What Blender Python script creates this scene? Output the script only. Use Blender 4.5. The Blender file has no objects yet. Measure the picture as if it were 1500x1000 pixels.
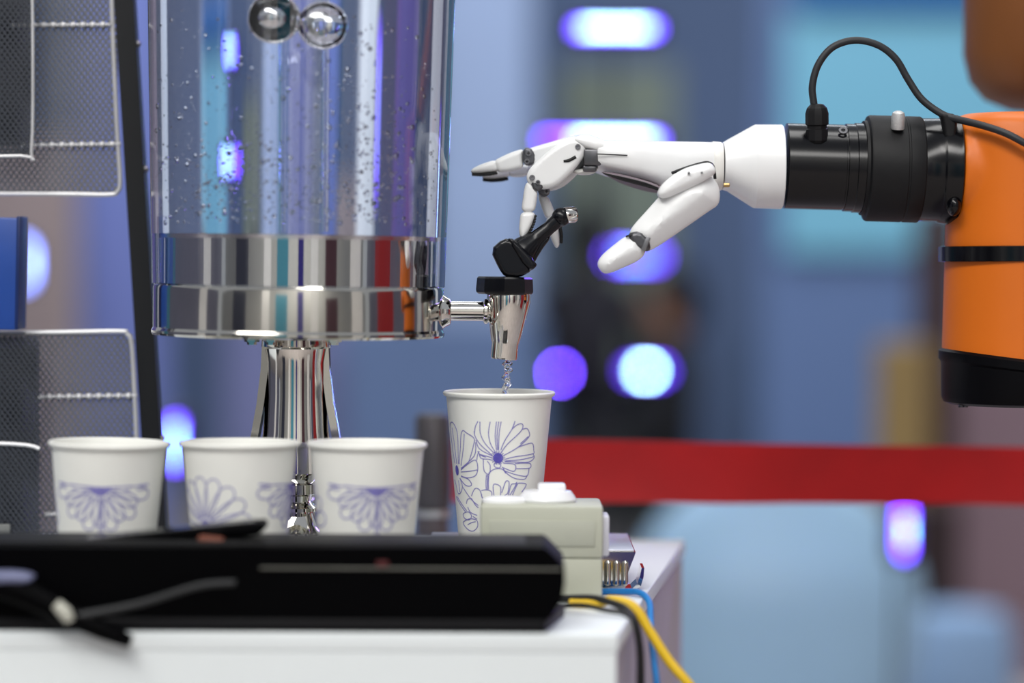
import bpy, bmesh, math, random
import numpy as np
from mathutils.geometry import delaunay_2d_cdt
from mathutils import Vector, Matrix, Euler
random.seed(7)
SC = bpy.context.scene
COL = SC.collection
PI = math.pi

# ------------------------------------------------------------------ camera
FPX = 3750.0                 # focal length in pixels of the 1500 x 1000 frame
CAM = Vector((0, -1.875, 0.24))
cam_d = bpy.data.cameras.new('camera')
cam_d.sensor_width = 36.0
cam_d.lens = FPX / 1500 * 36
cam_d.clip_start = 0.05
cam_d.dof.use_dof = True
cam_d.dof.focus_distance = 1.875
cam_d.dof.aperture_fstop = 1.8
cam = bpy.data.objects.new('camera', cam_d)
cam.location = CAM
cam.rotation_euler = (PI / 2 - math.atan(122 / FPX), math.radians(-0.3), 0)
COL.objects.link(cam)
SC.camera = cam
CR = cam.rotation_euler.to_matrix()

# ------------------------------------------------------------------ world, lights, exposure
SC.view_settings.view_transform = 'Standard'
SC.view_settings.look = 'None'
SC.view_settings.exposure = 0.0
SC.view_settings.gamma = 1.0
SC.view_settings.use_curve_mapping = False
SC.cycles.use_denoising = True
SC.cycles.caustics_reflective = False
SC.cycles.caustics_refractive = False
SC.cycles.max_bounces = 14
SC.cycles.transmission_bounces = 14
SC.cycles.sample_clamp_indirect = 6.0
W = bpy.data.worlds.new('hall_air')
SC.world = W
W.use_nodes = True
W.node_tree.nodes['Background'].inputs[0].default_value = (0.86, 0.91, 1.0, 1)
W.node_tree.nodes['Background'].inputs[1].default_value = 0.42


def area(name, loc, target, size, size_y, power, col):
    l = bpy.data.lights.new(name, 'AREA')
    l.shape = 'RECTANGLE'
    l.size = size
    l.size_y = size_y
    l.energy = power
    l.color = col
    o = bpy.data.objects.new(name, l)
    o.location = loc
    o.rotation_euler = (Vector(target) - Vector(loc)).to_track_quat('-Z', 'Y').to_euler()
    COL.objects.link(o)
    return o


area('ceiling_light_key', (-1.3, -1.6, 2.6), (0, 0, 0.2), 1.6, 0.9, 36, (1.0, 0.97, 0.92))
area('ceiling_light_over', (0.5, 0.3, 2.9), (0.3, 0.1, 0.1), 2.2, 0.8, 36, (1.0, 0.99, 0.97))
area('fill_light_hall', (0.5, 5.2, 3.6), (0.5, 6.6, 0), 6.0, 3.0, 270, (0.86, 0.92, 1.0))  # added overhead fill that brightens the hall background
area('fill_light_behind', (0.3, -4.5, 3.4), (0, -4.8, 0), 5.0, 1.6, 300, (1.0, 0.98, 0.95))  # added unseen fill, brightens the booths mirrored in the chrome
area('violet_wash_light', (1.3, 1.9, 1.3), (0.15, 0, 0.1), 0.5, 0.25, 13, (0.20, 0.10, 1.0))


# ------------------------------------------------------------------ pixel -> place
def at(px, py, Y=0.0):
    d = CR @ Vector(((px - 750) / FPX, -(py - 500) / FPX, -1.0))
    t = (Y - CAM.y) / d.y
    return CAM + d * t


def mpp(Y=0.0):              # metres per pixel at that depth
    return (Y - CAM.y) / FPX


# ------------------------------------------------------------------ materials
def lin(c):
    return tuple(((v / 255) / 12.92 if v / 255 <= 0.04045 else ((v / 255 + 0.055) / 1.055) ** 2.4) for v in c) + (1.0,)


MATS = {}


def mat(name, rgb, rough=0.5, metal=0.0, var=0.06, scale=40, bump=0.0, trans=0.0, ior=1.45, emit=None, estr=0.0, coat=0.0, spec=None):
    if name in MATS:
        return MATS[name]
    m = bpy.data.materials.new(name)
    m.use_nodes = True
    nt = m.node_tree
    b = nt.nodes['Principled BSDF']
    c = lin(rgb)
    b.inputs['Base Color'].default_value = c
    b.inputs['Roughness'].default_value = rough
    b.inputs['Metallic'].default_value = metal
    b.inputs['IOR'].default_value = ior
    b.inputs['Transmission Weight'].default_value = trans
    b.inputs['Coat Weight'].default_value = coat
    if spec is not None:
        b.inputs['Specular IOR Level'].default_value = spec
    if trans == 0 and var > 0:
        tc = nt.nodes.new('ShaderNodeTexCoord')
        n = nt.nodes.new('ShaderNodeTexNoise')
        n.inputs['Scale'].default_value = scale
        n.inputs['Detail'].default_value = 4
        nt.links.new(tc.outputs['Object'], n.inputs['Vector'])
        r = nt.nodes.new('ShaderNodeValToRGB')
        r.color_ramp.elements[0].position = 0.3
        r.color_ramp.elements[1].position = 0.7
        r.color_ramp.elements[0].color = tuple(v * (1 - var) for v in c[:3]) + (1,)
        r.color_ramp.elements[1].color = tuple(min(1, v * (1 + var)) for v in c[:3]) + (1,)
        nt.links.new(n.outputs['Fac'], r.inputs['Fac'])
        nt.links.new(r.outputs['Color'], b.inputs['Base Color'])
        if bump > 0:
            bp = nt.nodes.new('ShaderNodeBump')
            bp.inputs['Strength'].default_value = bump
            bp.inputs['Distance'].default_value = 0.001
            nt.links.new(n.outputs['Fac'], bp.inputs['Height'])
            nt.links.new(bp.outputs['Normal'], b.inputs['Normal'])
    if emit is not None:
        b.inputs['Emission Color'].default_value = tuple(emit) + (1,)
        b.inputs['Emission Strength'].default_value = estr
    MATS[name] = m
    return m


WHITE_PL = mat('white_plastic', (232, 233, 233), 0.32, var=0.015, coat=0.15)
WARM_PL = mat('warm_white_plastic', (226, 225, 220), 0.4, var=0.02)
DARK_MET = mat('dark_grey_metal', (95, 95, 98), 0.35, 0.8, scale=300)
BOLT_MET = mat('bolt_metal', (125, 125, 128), 0.35, 0.7, scale=300)
BLACK_RUB = mat('black_rubber', (14, 14, 16), 0.55, scale=200)
BLACK_GL = mat('gloss_black', (5, 5, 8), 0.2, scale=60, spec=.4)
BLACK_MT = mat('matte_black', (17, 17, 19), 0.55, scale=200, bump=0.1, spec=.3)
BLACK_LV = mat('lever_black', (6, 7, 13), 0.25, scale=80, spec=.4)
ORANGE = mat('orange_paint', (206, 102, 6), 0.45, var=0.03, scale=15)
ORANGE_SHADED = mat('shaded_orange', (120, 72, 32), 0.45, var=0.08, scale=12)  # orange elbow link with its shade put into the base colour
CHROME = mat('chrome', (222, 219, 212), 0.045, 1.0, var=0.02, scale=20)
STEEL = mat('polished_steel', (205, 202, 194), 0.09, 1.0, var=0.03, scale=20)
SATIN = mat('satin_metal', (215, 215, 212), 0.3, 1.0, var=0.03, scale=200)
ACRYL = mat('clear_acrylic', (250, 252, 255), 0.0, trans=1.0, ior=1.49)
WATER = mat('clear_water', (246, 248, 255), 0.0, trans=1.0, ior=1.33)
AIRBUB = mat('air_bubble', (255, 255, 255), 0.0, trans=1.0, ior=0.76)
PAPER = mat('cup_paper', (236, 236, 230), 0.55, var=0.012, scale=60)
INK_F = mat('print_ink_faint', (150, 148, 190), 0.6, var=0.08, scale=300)
INK = mat('print_ink', (124, 119, 184), 0.6, var=0.08, scale=300)
INK_D = mat('print_ink_dense', (86, 78, 172), 0.6, var=0.15, scale=500)
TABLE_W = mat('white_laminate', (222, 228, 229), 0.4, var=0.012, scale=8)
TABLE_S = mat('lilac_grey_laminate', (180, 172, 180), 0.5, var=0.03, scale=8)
BOX_GR = mat('beige_grey_plastic', (180, 182, 166), 0.5, var=0.02, scale=30)
CASE_BK = mat('case_black', (1, 1, 2), 0.5, scale=90, spec=.05)
CASE_LO = mat('case_base_black', (10, 10, 13), 0.5, scale=90, spec=.2)
RED = mat('red_webbing', (180, 10, 15), 0.6, var=0.1, scale=14, bump=0.2)


# ------------------------------------------------------------------ mesh helpers
class MB:
    """collects shapes; build() links them as one mesh object"""

    def __init__(self):
        self.v = []
        self.f = []

    def ringloft(self, rings, cap=True, close=False):
        n = len(rings[0])
        b = len(self.v)
        for r in rings:
            self.v += [Vector(p) for p in r]
        m = len(rings)
        for i in range(m - 1 + (1 if close else 0)):
            a0 = b + i * n
            a1 = b + ((i + 1) % m) * n
            for k in range(n):
                k2 = (k + 1) % n
                self.f.append((a0 + k, a0 + k2, a1 + k2, a1 + k))
        if cap and not close:
            self.f.append(tuple(b + k for k in reversed(range(n))))
            self.f.append(tuple(b + (m - 1) * n + k for k in range(n)))
        return self

    def lathe(self, prof, segs=48, o=(0, 0, 0), axis=(0, 0, 1), cap=True, close=False, squash=1.0):
        """prof: (radius, distance along axis)"""
        ax = Vector(axis).normalized()
        q = Vector((0, 0, 1)).rotation_difference(ax)
        u = q @ Vector((1, 0, 0))
        w = q @ Vector((0, 1, 0))
        o = Vector(o)
        rings = []
        for r, h in prof:
            r = max(r, 1e-5)
            rings.append([o + ax * h + u * (r * math.cos(2 * PI * k / segs)) + w * (r * squash * math.sin(2 * PI * k / segs)) for k in range(segs)])
        return self.ringloft(rings, cap, close)

    def tube(self, pts, rad, segs=12, smooth=5, cap=True):
        pts = [Vector(p) for p in pts]
        rads = rad if isinstance(rad, (list, tuple)) else [rad] * len(pts)
        if smooth > 1 and len(pts) > 2:
            P, R_ = [], []
            for i in range(len(pts) - 1):
                p0 = pts[max(0, i - 1)]
                p1 = pts[i]
                p2 = pts[i + 1]
                p3 = pts[min(len(pts) - 1, i + 2)]
                for s in range(smooth):
                    t = s / smooth
                    P.append(0.5 * ((2 * p1) + (p2 - p0) * t + (2 * p0 - 5 * p1 + 4 * p2 - p3) * t * t + (3 * p1 - p0 - 3 * p2 + p3) * t ** 3))
                    R_.append(rads[i] * (1 - t) + rads[i + 1] * t)
            P.append(pts[-1])
            R_.append(rads[-1])
            pts, rads = P, R_
        rings = []
        tan = (pts[1] - pts[0]).normalized()
        u = tan.orthogonal().normalized()
        for i, p in enumerate(pts):
            a = pts[max(0, i - 1)]
            b = pts[min(len(pts) - 1, i + 1)]
            t2 = (b - a).normalized()
            u = tan.rotation_difference(t2) @ u
            tan = t2
            w = tan.cross(u)
            rings.append([p + (u * math.cos(2 * PI * k / segs) + w * math.sin(2 * PI * k / segs)) * rads[i] for k in range(segs)])
        return self.ringloft(rings, cap)

    def box(self, c, s, rot=None, bev=0.0, seg=2):
        bm = bmesh.new()
        bmesh.ops.create_cube(bm, size=1.0)
        bmesh.ops.scale(bm, vec=Vector(s), verts=bm.verts)
        if bev > 0:
            bmesh.ops.bevel(bm, geom=bm.edges[:], offset=bev, segments=seg, affect='EDGES', profile=0.5)
        M = Matrix.Translation(Vector(c)) @ (rot.to_4x4() if rot is not None else Matrix.Identity(4))
        return self.addbm(bm, M)

    def addbm(self, bm, M=Matrix.Identity(4)):
        b = len(self.v)
        bm.verts.index_update()
        self.v += [M @ v.co for v in bm.verts]
        for f in bm.faces:
            self.f.append(tuple(b + v.index for v in f.verts))
        bm.free()
        return self

    def sphere(self, c, r, u=24, v=16, scale=(1, 1, 1)):
        bm = bmesh.new()
        bmesh.ops.create_uvsphere(bm, u_segments=u, v_segments=v, radius=1.0)
        return self.addbm(bm, Matrix.Translation(Vector(c)) @ Matrix.Diagonal((r * scale[0], r * scale[1], r * scale[2], 1)))

    def ico(self, c, r, sub=1):
        bm = bmesh.new()
        bmesh.ops.create_icosphere(bm, subdivisions=sub, radius=r)
        return self.addbm(bm, Matrix.Translation(Vector(c)))

    def prism(self, poly, Y0, Y1):
        """poly: (X, Z) list, run along Y"""
        n = len(poly)
        return self.ringloft([[Vector((x, Y0, z)) for x, z in poly], [Vector((x, Y1, z)) for x, z in poly]])

    def puff(self, outline, Y, thick, rnd, chaikin=2, world=False, facet=0.0):
        """rounded slab standing in the X-Z plane; outline in photo pixels at depth Y"""
        pts = list(outline)
        for _ in range(chaikin):
            q = []
            for i in range(len(pts)):
                a = pts[i]
                b = pts[(i + 1) % len(pts)]
                q.append((a[0] * .75 + b[0] * .25, a[1] * .75 + b[1] * .25))
                q.append((a[0] * .25 + b[0] * .75, a[1] * .25 + b[1] * .75))
            pts = q
        if world:
            P = [Vector((x, 0, z)) for x, z in pts]
        else:
            P = [at(x, y, Y) for x, y in pts]
        n = len(P)
        ar = sum(P[i].x * P[(i + 1) % n].z - P[(i + 1) % n].x * P[i].z for i in range(n))
        if ar < 0:
            P.reverse()
        nor = []
        for i in range(n):
            e = P[(i + 1) % n] - P[i - 1]
            nor.append(Vector((e.z, 0, -e.x)).normalized())
        A = np.array([[p.x, p.z] for p in P])
        B = np.roll(A, -1, axis=0)
        AB = B - A
        L2 = (AB ** 2).sum(1) + 1e-18

        def dist(q):
            q = np.asarray(q)[:, None, :]
            t = np.clip(((q - A) * AB).sum(2) / L2, 0, 1)
            return np.sqrt((((A + AB * t[..., None]) - q) ** 2).sum(2)).min(1)

        def inside(q):
            q = np.asarray(q)
            x_, z_ = q[:, None, 0], q[:, None, 1]
            c = ((A[:, 1] > z_) != (B[:, 1] > z_)) & (x_ < AB[:, 0] * (z_ - A[:, 1]) / (AB[:, 1] + 1e-18) + A[:, 0])
            return c.sum(1) % 2 == 1
        pts2 = []
        for k_ in (.05, .18, .4, .7, 1.0):
            q = A - np.array([[v.x, v.z] for v in nor]) * (rnd * k_)
            ok = inside(q)
            q = q[ok]
            if len(q):
                pts2.append(q[dist(q) > rnd * k_ * .93])
        lo, hi = A.min(0), A.max(0)
        stp = max(rnd / 3.5, (hi - lo).max() / 42)
        gx, gz = np.meshgrid(np.arange(lo[0], hi[0], stp), np.arange(lo[1], hi[1], stp))
        q = np.stack([gx.ravel(), gz.ravel()], 1)
        q = q[inside(q)]
        if len(q):
            q = q[dist(q) > max(stp * .6, rnd * .3)]
            pts2.append(q)
        pts2 = np.concatenate(pts2) if pts2 else np.zeros((0, 2))
        vin = [Vector((a[0], a[1])) for a in A] + [Vector((a[0], a[1])) for a in pts2]
        vo, eo, fo = delaunay_2d_cdt(vin, [], [list(range(n))], 1, 1e-7)[:3]
        V = np.array([[v.x, v.y] for v in vo])
        D = dist(V)
        D[D < 2e-6] = 0
        ry = min(rnd, thick / 2)
        u = np.clip(D / rnd, 0, 1)
        H = thick / 2 - ry + ry * np.sqrt(np.maximum(0, 1 - (1 - u) ** 2))
        H = H * (1 - facet) + (thick / 2 - ry + ry * np.minimum(1, .18 + .82 * u)) * facet
        b0 = len(self.v)
        m_ = len(vo)
        self.v += [Vector((V[i][0], Y - H[i], V[i][1])) for i in range(m_)]
        self.v += [Vector((V[i][0], Y + H[i], V[i][1])) for i in range(m_)]
        cnt = {}
        for f_ in fo:
            self.f.append(tuple(b0 + k for k in f_))
            self.f.append(tuple(b0 + m_ + k for k in reversed(f_)))
            for a, b in zip(f_, list(f_[1:]) + [f_[0]]):
                cnt[(a, b)] = 1
        for (a, b) in list(cnt):
            if (b, a) not in cnt:
                self.f.append((b0 + b, b0 + a, b0 + m_ + a, b0 + m_ + b))
        return self

    def build(self, name, m, parent=None, org=None, smooth=True, angle=40, kind=None, label=None):
        me = bpy.data.meshes.new(name)
        if org is None:
            org = ORG.get(parent.name, Vector((0, 0, 0))) if parent is not None else Vector((0, 0, 0))
        me.from_pydata([tuple(v - org) for v in self.v], [], self.f)
        me.validate()
        bm = bmesh.new()
        bm.from_mesh(me)
        bmesh.ops.recalc_face_normals(bm, faces=bm.faces)
        bm.to_mesh(me)
        bm.free()
        me.materials.append(m)
        if smooth:
            me.shade_smooth()
            try:
                me.set_sharp_from_angle(angle=math.radians(angle))
            except Exception:
                pass
        o = bpy.data.objects.new(name, me)
        COL.objects.link(o)
        if parent is not None:
            o.parent = parent
        else:
            o.location = org
        ORG[o.name] = org
        if kind:
            o['kind'] = kind
        if label:
            o['label'] = label
        return o


ORG = {}


def thing(name, loc, label, cat, group=None):
    o = bpy.data.objects.new(name, None)
    o.empty_display_size = 0.02
    o.location = loc
    COL.objects.link(o)
    ORG[o.name] = Vector(loc)
    return tag(o, label, cat, group)


def tag(o, label, cat, group=None):
    o['label'] = label
    o['category'] = cat
    if group:
        o['group'] = group
    return o


def struct(o, label=None, cat=None):
    o['kind'] = 'structure'
    if label:
        o['label'] = label
    if cat:
        o['category'] = cat
    return o


def copy_tree(o, parent=None):
    c = o.copy()
    COL.objects.link(c)
    c.parent = parent
    for ch in o.children:
        copy_tree(ch, c)
    return c


# ================================================================== STRUCTURE
FZ = -1.0
M_FLOOR = mat('hall_carpet', (168, 160, 156), 0.9, var=0.1, scale=3)
M_BACK = mat('blue_grey_wall', (106, 126, 162), 0.8, var=0.05, scale=0.6)
M_SIDE = mat('grey_lilac_wall', (150, 150, 170), 0.8, var=0.05, scale=0.6)
M_FRONT = mat('pale_hall_wall', (196, 196, 192), 0.8, var=0.04, scale=0.6)
struct(MB().box((0, 3, FZ - .05), (22, 20, .1)).build('floor', M_FLOOR, smooth=False), 'mauve grey carpeted hall floor', 'floor')
struct(MB().box((0, 12, 1.0), (22, .1, 4.0)).build('wall_back', M_BACK, smooth=False), 'blue grey hall wall far behind the robot', 'wall')
struct(MB().box((-11, 3, 1.0), (.1, 18, 4.0)).build('wall_left', M_SIDE, smooth=False), 'grey lilac side wall of the hall', 'wall')
struct(MB().box((11, 3, 1.0), (.1, 18, 4.0)).build('wall_right', M_SIDE, smooth=False), 'grey lilac side wall across the hall', 'wall')
struct(MB().box((0, -7, 1.0), (22, .1, 4.0)).build('wall_front', M_FRONT, smooth=False), 'pale hall wall behind the camera', 'wall')


def panel(name, px0, px1, py0, py1, Y, rgb, label, cat='panel', thick=0.06, rough=0.7, foot=True, emit=None, estr=0):
    """a free standing booth panel given by its edges in the photo at depth Y, real thickness, running to the floor"""
    a = at(px0, py0, Y)
    b = at(px1, py1, Y)
    z0 = FZ if foot else b.z
    m = mat(name + '_face_%d_%d_%d' % rgb, rgb, rough, var=0.06, scale=1.5, emit=emit, estr=estr)
    o = MB().box(((a.x + b.x) / 2, Y + thick / 2, (a.z + z0) / 2), (abs(b.x - a.x), thick, a.z - z0), bev=0.01).build(name, m, smooth=False,
                 org=Vector(((a.x + b.x) / 2, Y + thick / 2, z0)))
    tag(o, label, cat)
    return o


# ------------------------------------------------------------------ background booths
panel('slate_counter', 500, 790, 470, 900, 8.2, (92, 112, 148), 'slate blue counter below the pale booth panel', 'counter', thick=.3)
panel('booth_panel', 630, 775, -400, 900, 9.0, (158, 176, 208), 'pale lavender blue booth panel behind the fingertips')
panel('booth_panel', 330, 570, -400, 900, 8.6, (122, 126, 168), 'violet grey booth panel seen through the water tank')
panel('booth_panel', 118, 240, -400, 900, 7.6, (112, 124, 186), 'periwinkle booth panel right of the beige one')
panel('booth_panel', -90, 112, 200, 900, 7.2, (150, 134, 132), 'beige booth panel behind the wire mesh rack')
panel('booth_panel', 815, 985, 95, 900, 10.0, (128, 138, 124), 'sage green booth panel between the upper bar lamps')
panel('booth_panel', 1385, 1900, 560, 1200, 5.6, (136, 112, 120), 'low mauve partition behind the orange robot arm')
panel('booth_panel', 1075, 1240, 500, 575, 9.6, (88, 108, 140), 'dark slate low board under the teal screen', foot=True)
# teal wall screen
scr = thing('wall_screen', (at(1290, 200, 8).x, 8, at(1290, 380, 8).z), 'large teal glowing wall screen behind the robot cable', 'screen')
a, b = at(1150, 22, 8), at(1520, 372, 8)
MB().box(((a.x + b.x) / 2, 8, (a.z + b.z) / 2), (b.x - a.x, .05, a.z - b.z), bev=.01).build(
    'display', mat('screen_teal', (100, 154, 176), .5, emit=(0.10, 0.28, 0.36), estr=.28, var=0), scr, smooth=False)
a2, b2 = at(1120, -80, 8), at(1545, 395, 8)
MB().box(((a2.x + b2.x) / 2, 8.06, (a2.z + FZ) / 2 + .2), (b2.x - a2.x, .06, a2.z - FZ - .4), bev=.01).build('back_panel', mat('screen_back', (88, 110, 150), .6), scr, smooth=False)
c_ = at(1330, -20, 7.95)
MB().box((c_.x, 7.95, c_.z), (.85, .06, .17), bev=.01).build('top_bar', mat('screen_top', (16, 88, 148), .5), scr, smooth=False)
for sx in (-.35, .35):
    MB().box(((a2.x + b2.x) / 2 + sx, 8.06, FZ + .2), (.08, .3, .4), bev=.01).build('foot', mat('screen_back', (0, 0, 0)), scr, smooth=False)

# booths to the sides and behind the camera: what the tank, the chrome and the water show
SIDE = [
    (-1.98, 6.2, .42, 2.6, (232, 236, 236), 'tall white booth column left of the tank'),
    (-3.2, 6.0, .9, 2.6, (96, 84, 150), 'violet booth wall far left'),
    (-4.8, 5.0, 1.0, 2.8, (228, 230, 232), 'broad white booth wall far left'),
    (-5.6, 3.2, 1.0, 2.8, (70, 130, 150), 'teal booth wall far left'),
    (3.9, 6.0, .7, 2.6, (220, 224, 230), 'tall white booth column right of the teal screen'),
    (5.2, 4.8, 1.4, 2.6, (140, 120, 140), 'mauve booth wall far right'),
    (6.4, 3.0, .7, 2.8, (230, 230, 230), 'white booth column far right'),
    (-4.6, -1.2, .6, 2.8, (235, 235, 232), 'white column left of the camera'),
    (-3.4, -3.6, .9, 2.4, (40, 44, 60), 'dark booth wall left behind the camera'),
    (-1.9, -4.6, .5, 2.6, (238, 238, 234), 'narrow white column behind the camera'),
    (-.9, -5.0, .8, 2.4, (70, 140, 160), 'teal booth wall behind the camera'),
    (.4, -5.2, .4, 2.6, (40, 34, 120), 'deep blue banner behind the camera'),
    (1.3, -4.8, .5, 2.6, (240, 240, 236), 'white banner behind the camera'),
    (2.3, -4.2, .8, 2.2, (70, 40, 50), 'dark maroon booth wall behind the camera'),
    (3.3, -2.8, .7, 2.4, (236, 234, 228), 'white booth wall right of the camera'),
    (3.9, -1.0, 1.1, 2.2, (150, 24, 30), 'red booth wall right of the camera'),
    (4.2, .9, .5, 2.4, (235, 232, 225), 'white column beside the red booth wall'),
]
for x, y, w, h, rgb, lb in SIDE:
    ang = math.atan2(-(x + .1), y)
    o = MB().box((0, 0, h / 2), (w, .1, h), bev=.01).build('booth_wall', mat('booth_%d_%d_%d' % rgb, rgb, .7, var=.05, scale=1.5), smooth=False, org=Vector((0, 0, 0)))
    o.location = (x, y, FZ)
    o.rotation_euler = (0, 0, ang)
    tag(o, lb, 'panel')


# ------------------------------------------------------------------ lamps of the hall (blurred bars and discs)
def emis(name, col, s):
    return mat(name, (20, 20, 30), .5, var=0, emit=col, estr=s)


E_VIO = emis('violet_diffuser', (0.13, 0.035, 1.0), 17)
E_BLU = emis('blue_diffuser', (0.20, 0.06, 1.0), 8)
E_CORE = emis('cyan_white_core', (0.42, 0.85, 1.0), 16)
HOUS = mat('lamp_housing', (30, 30, 40), .5)


def bar_lamp(px, py, Y, wpx, hpx, corepx, label, vio=E_VIO, core=E_CORE, coreoff=0, corefrac=.7, group='blue led lamps of the hall'):
    c = at(px, py, Y)
    s = mpp(Y)
    t = thing('led_lamp', c, label, 'lamp', group)
    w, h = wpx * s, hpx * s
    MB().box(c + Vector((0, .04, 0)), (w + .03, .06, h + .03), bev=.008).build('housing', HOUS, t)
    MB().box(c, (w, .03, h), bev=min(.01, h * .3)).build('diffuser', vio, t)
    if corepx:
        MB().box(c + Vector((coreoff * s, -.016, 0)), (corepx * s, .012, h * corefrac), bev=.002).build('bright_core', core, t)
    p0 = c + Vector((0, .08, 0))
    MB().tube([p0, p0 + Vector((0, .03, -(p0.z - FZ)))], .0035, 8, 1).build('stand_pole', HOUS, t)
    MB().lathe([(.09, 0), (.09, .012), (.01, .02)], 20, (p0.x, p0.y + .03, FZ)).build('stand_foot', HOUS, t)
    return t


bar_lamp(902, 42, 2.7, 118, 9, 92, 'bright bar lamp at the top above the robot hand')
bar_lamp(880, 205, 2.45, 172, 10, 112, 'bright bar lamp right behind the robot knuckles', coreoff=18)
bar_lamp(930, 375, 6.6, 70, 10, 30, 'blue bar lamp behind the white thumb tip', core=emis('soft_blue_core', (.10, .42, 1.0), 11))
bar_lamp(820, 546, 6.9, 7, 7, 0, 'round violet lamp above the cup being filled', vio=emis('violet_spot', (.15, .055, 1.0), 130))
bar_lamp(946, 543, 7.1, 48, 8, 12, 'blue lamp with white centre above the red belt', core=emis('white_core', (.42, .85, 1.0), 90))
bar_lamp(258, 648, 2.3, 7, 66, 5, 'blue lamp low between the left paper cups', core=emis('blue_core', (.12, .45, 1.0), 22))
bar_lamp(1325, 776, 2.1, 14, 76, 5, 'blue lamp right below the red belt', core=emis('low_lamp_core', (.16, .55, 1.0), 15), corefrac=.4, coreoff=1)
bar_lamp(1398, 385, 7.2, 8, 34, 0, 'violet lamp half hidden by the orange robot arm', vio=emis('violet_dim', (.12, .1, 1.0), 22))
bar_lamp(32, 385, 6.5, 12, 50, 0, 'pale blue lamp behind the blue folder', vio=emis('pale_blue', (.18, .28, 1.0), 20))
bar_lamp(-260, 90, 5.2, 40, 260, 16, 'tall violet lamp left of the tank out in the hall', vio=emis('violet_tall', (.2, .08, 1.0), 2.2), core=emis('violet_tall_core', (.3, .4, 1.0), 2.5))
_l = bar_lamp(-2350, 120, 4.6, 120, 360, 60, 'tall cyan lamp far left in the hall', vio=emis('violet_tall', (0, 0, 0), 1), core=emis('cyan_tall', (.5, .85, 1.0), 4))


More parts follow.
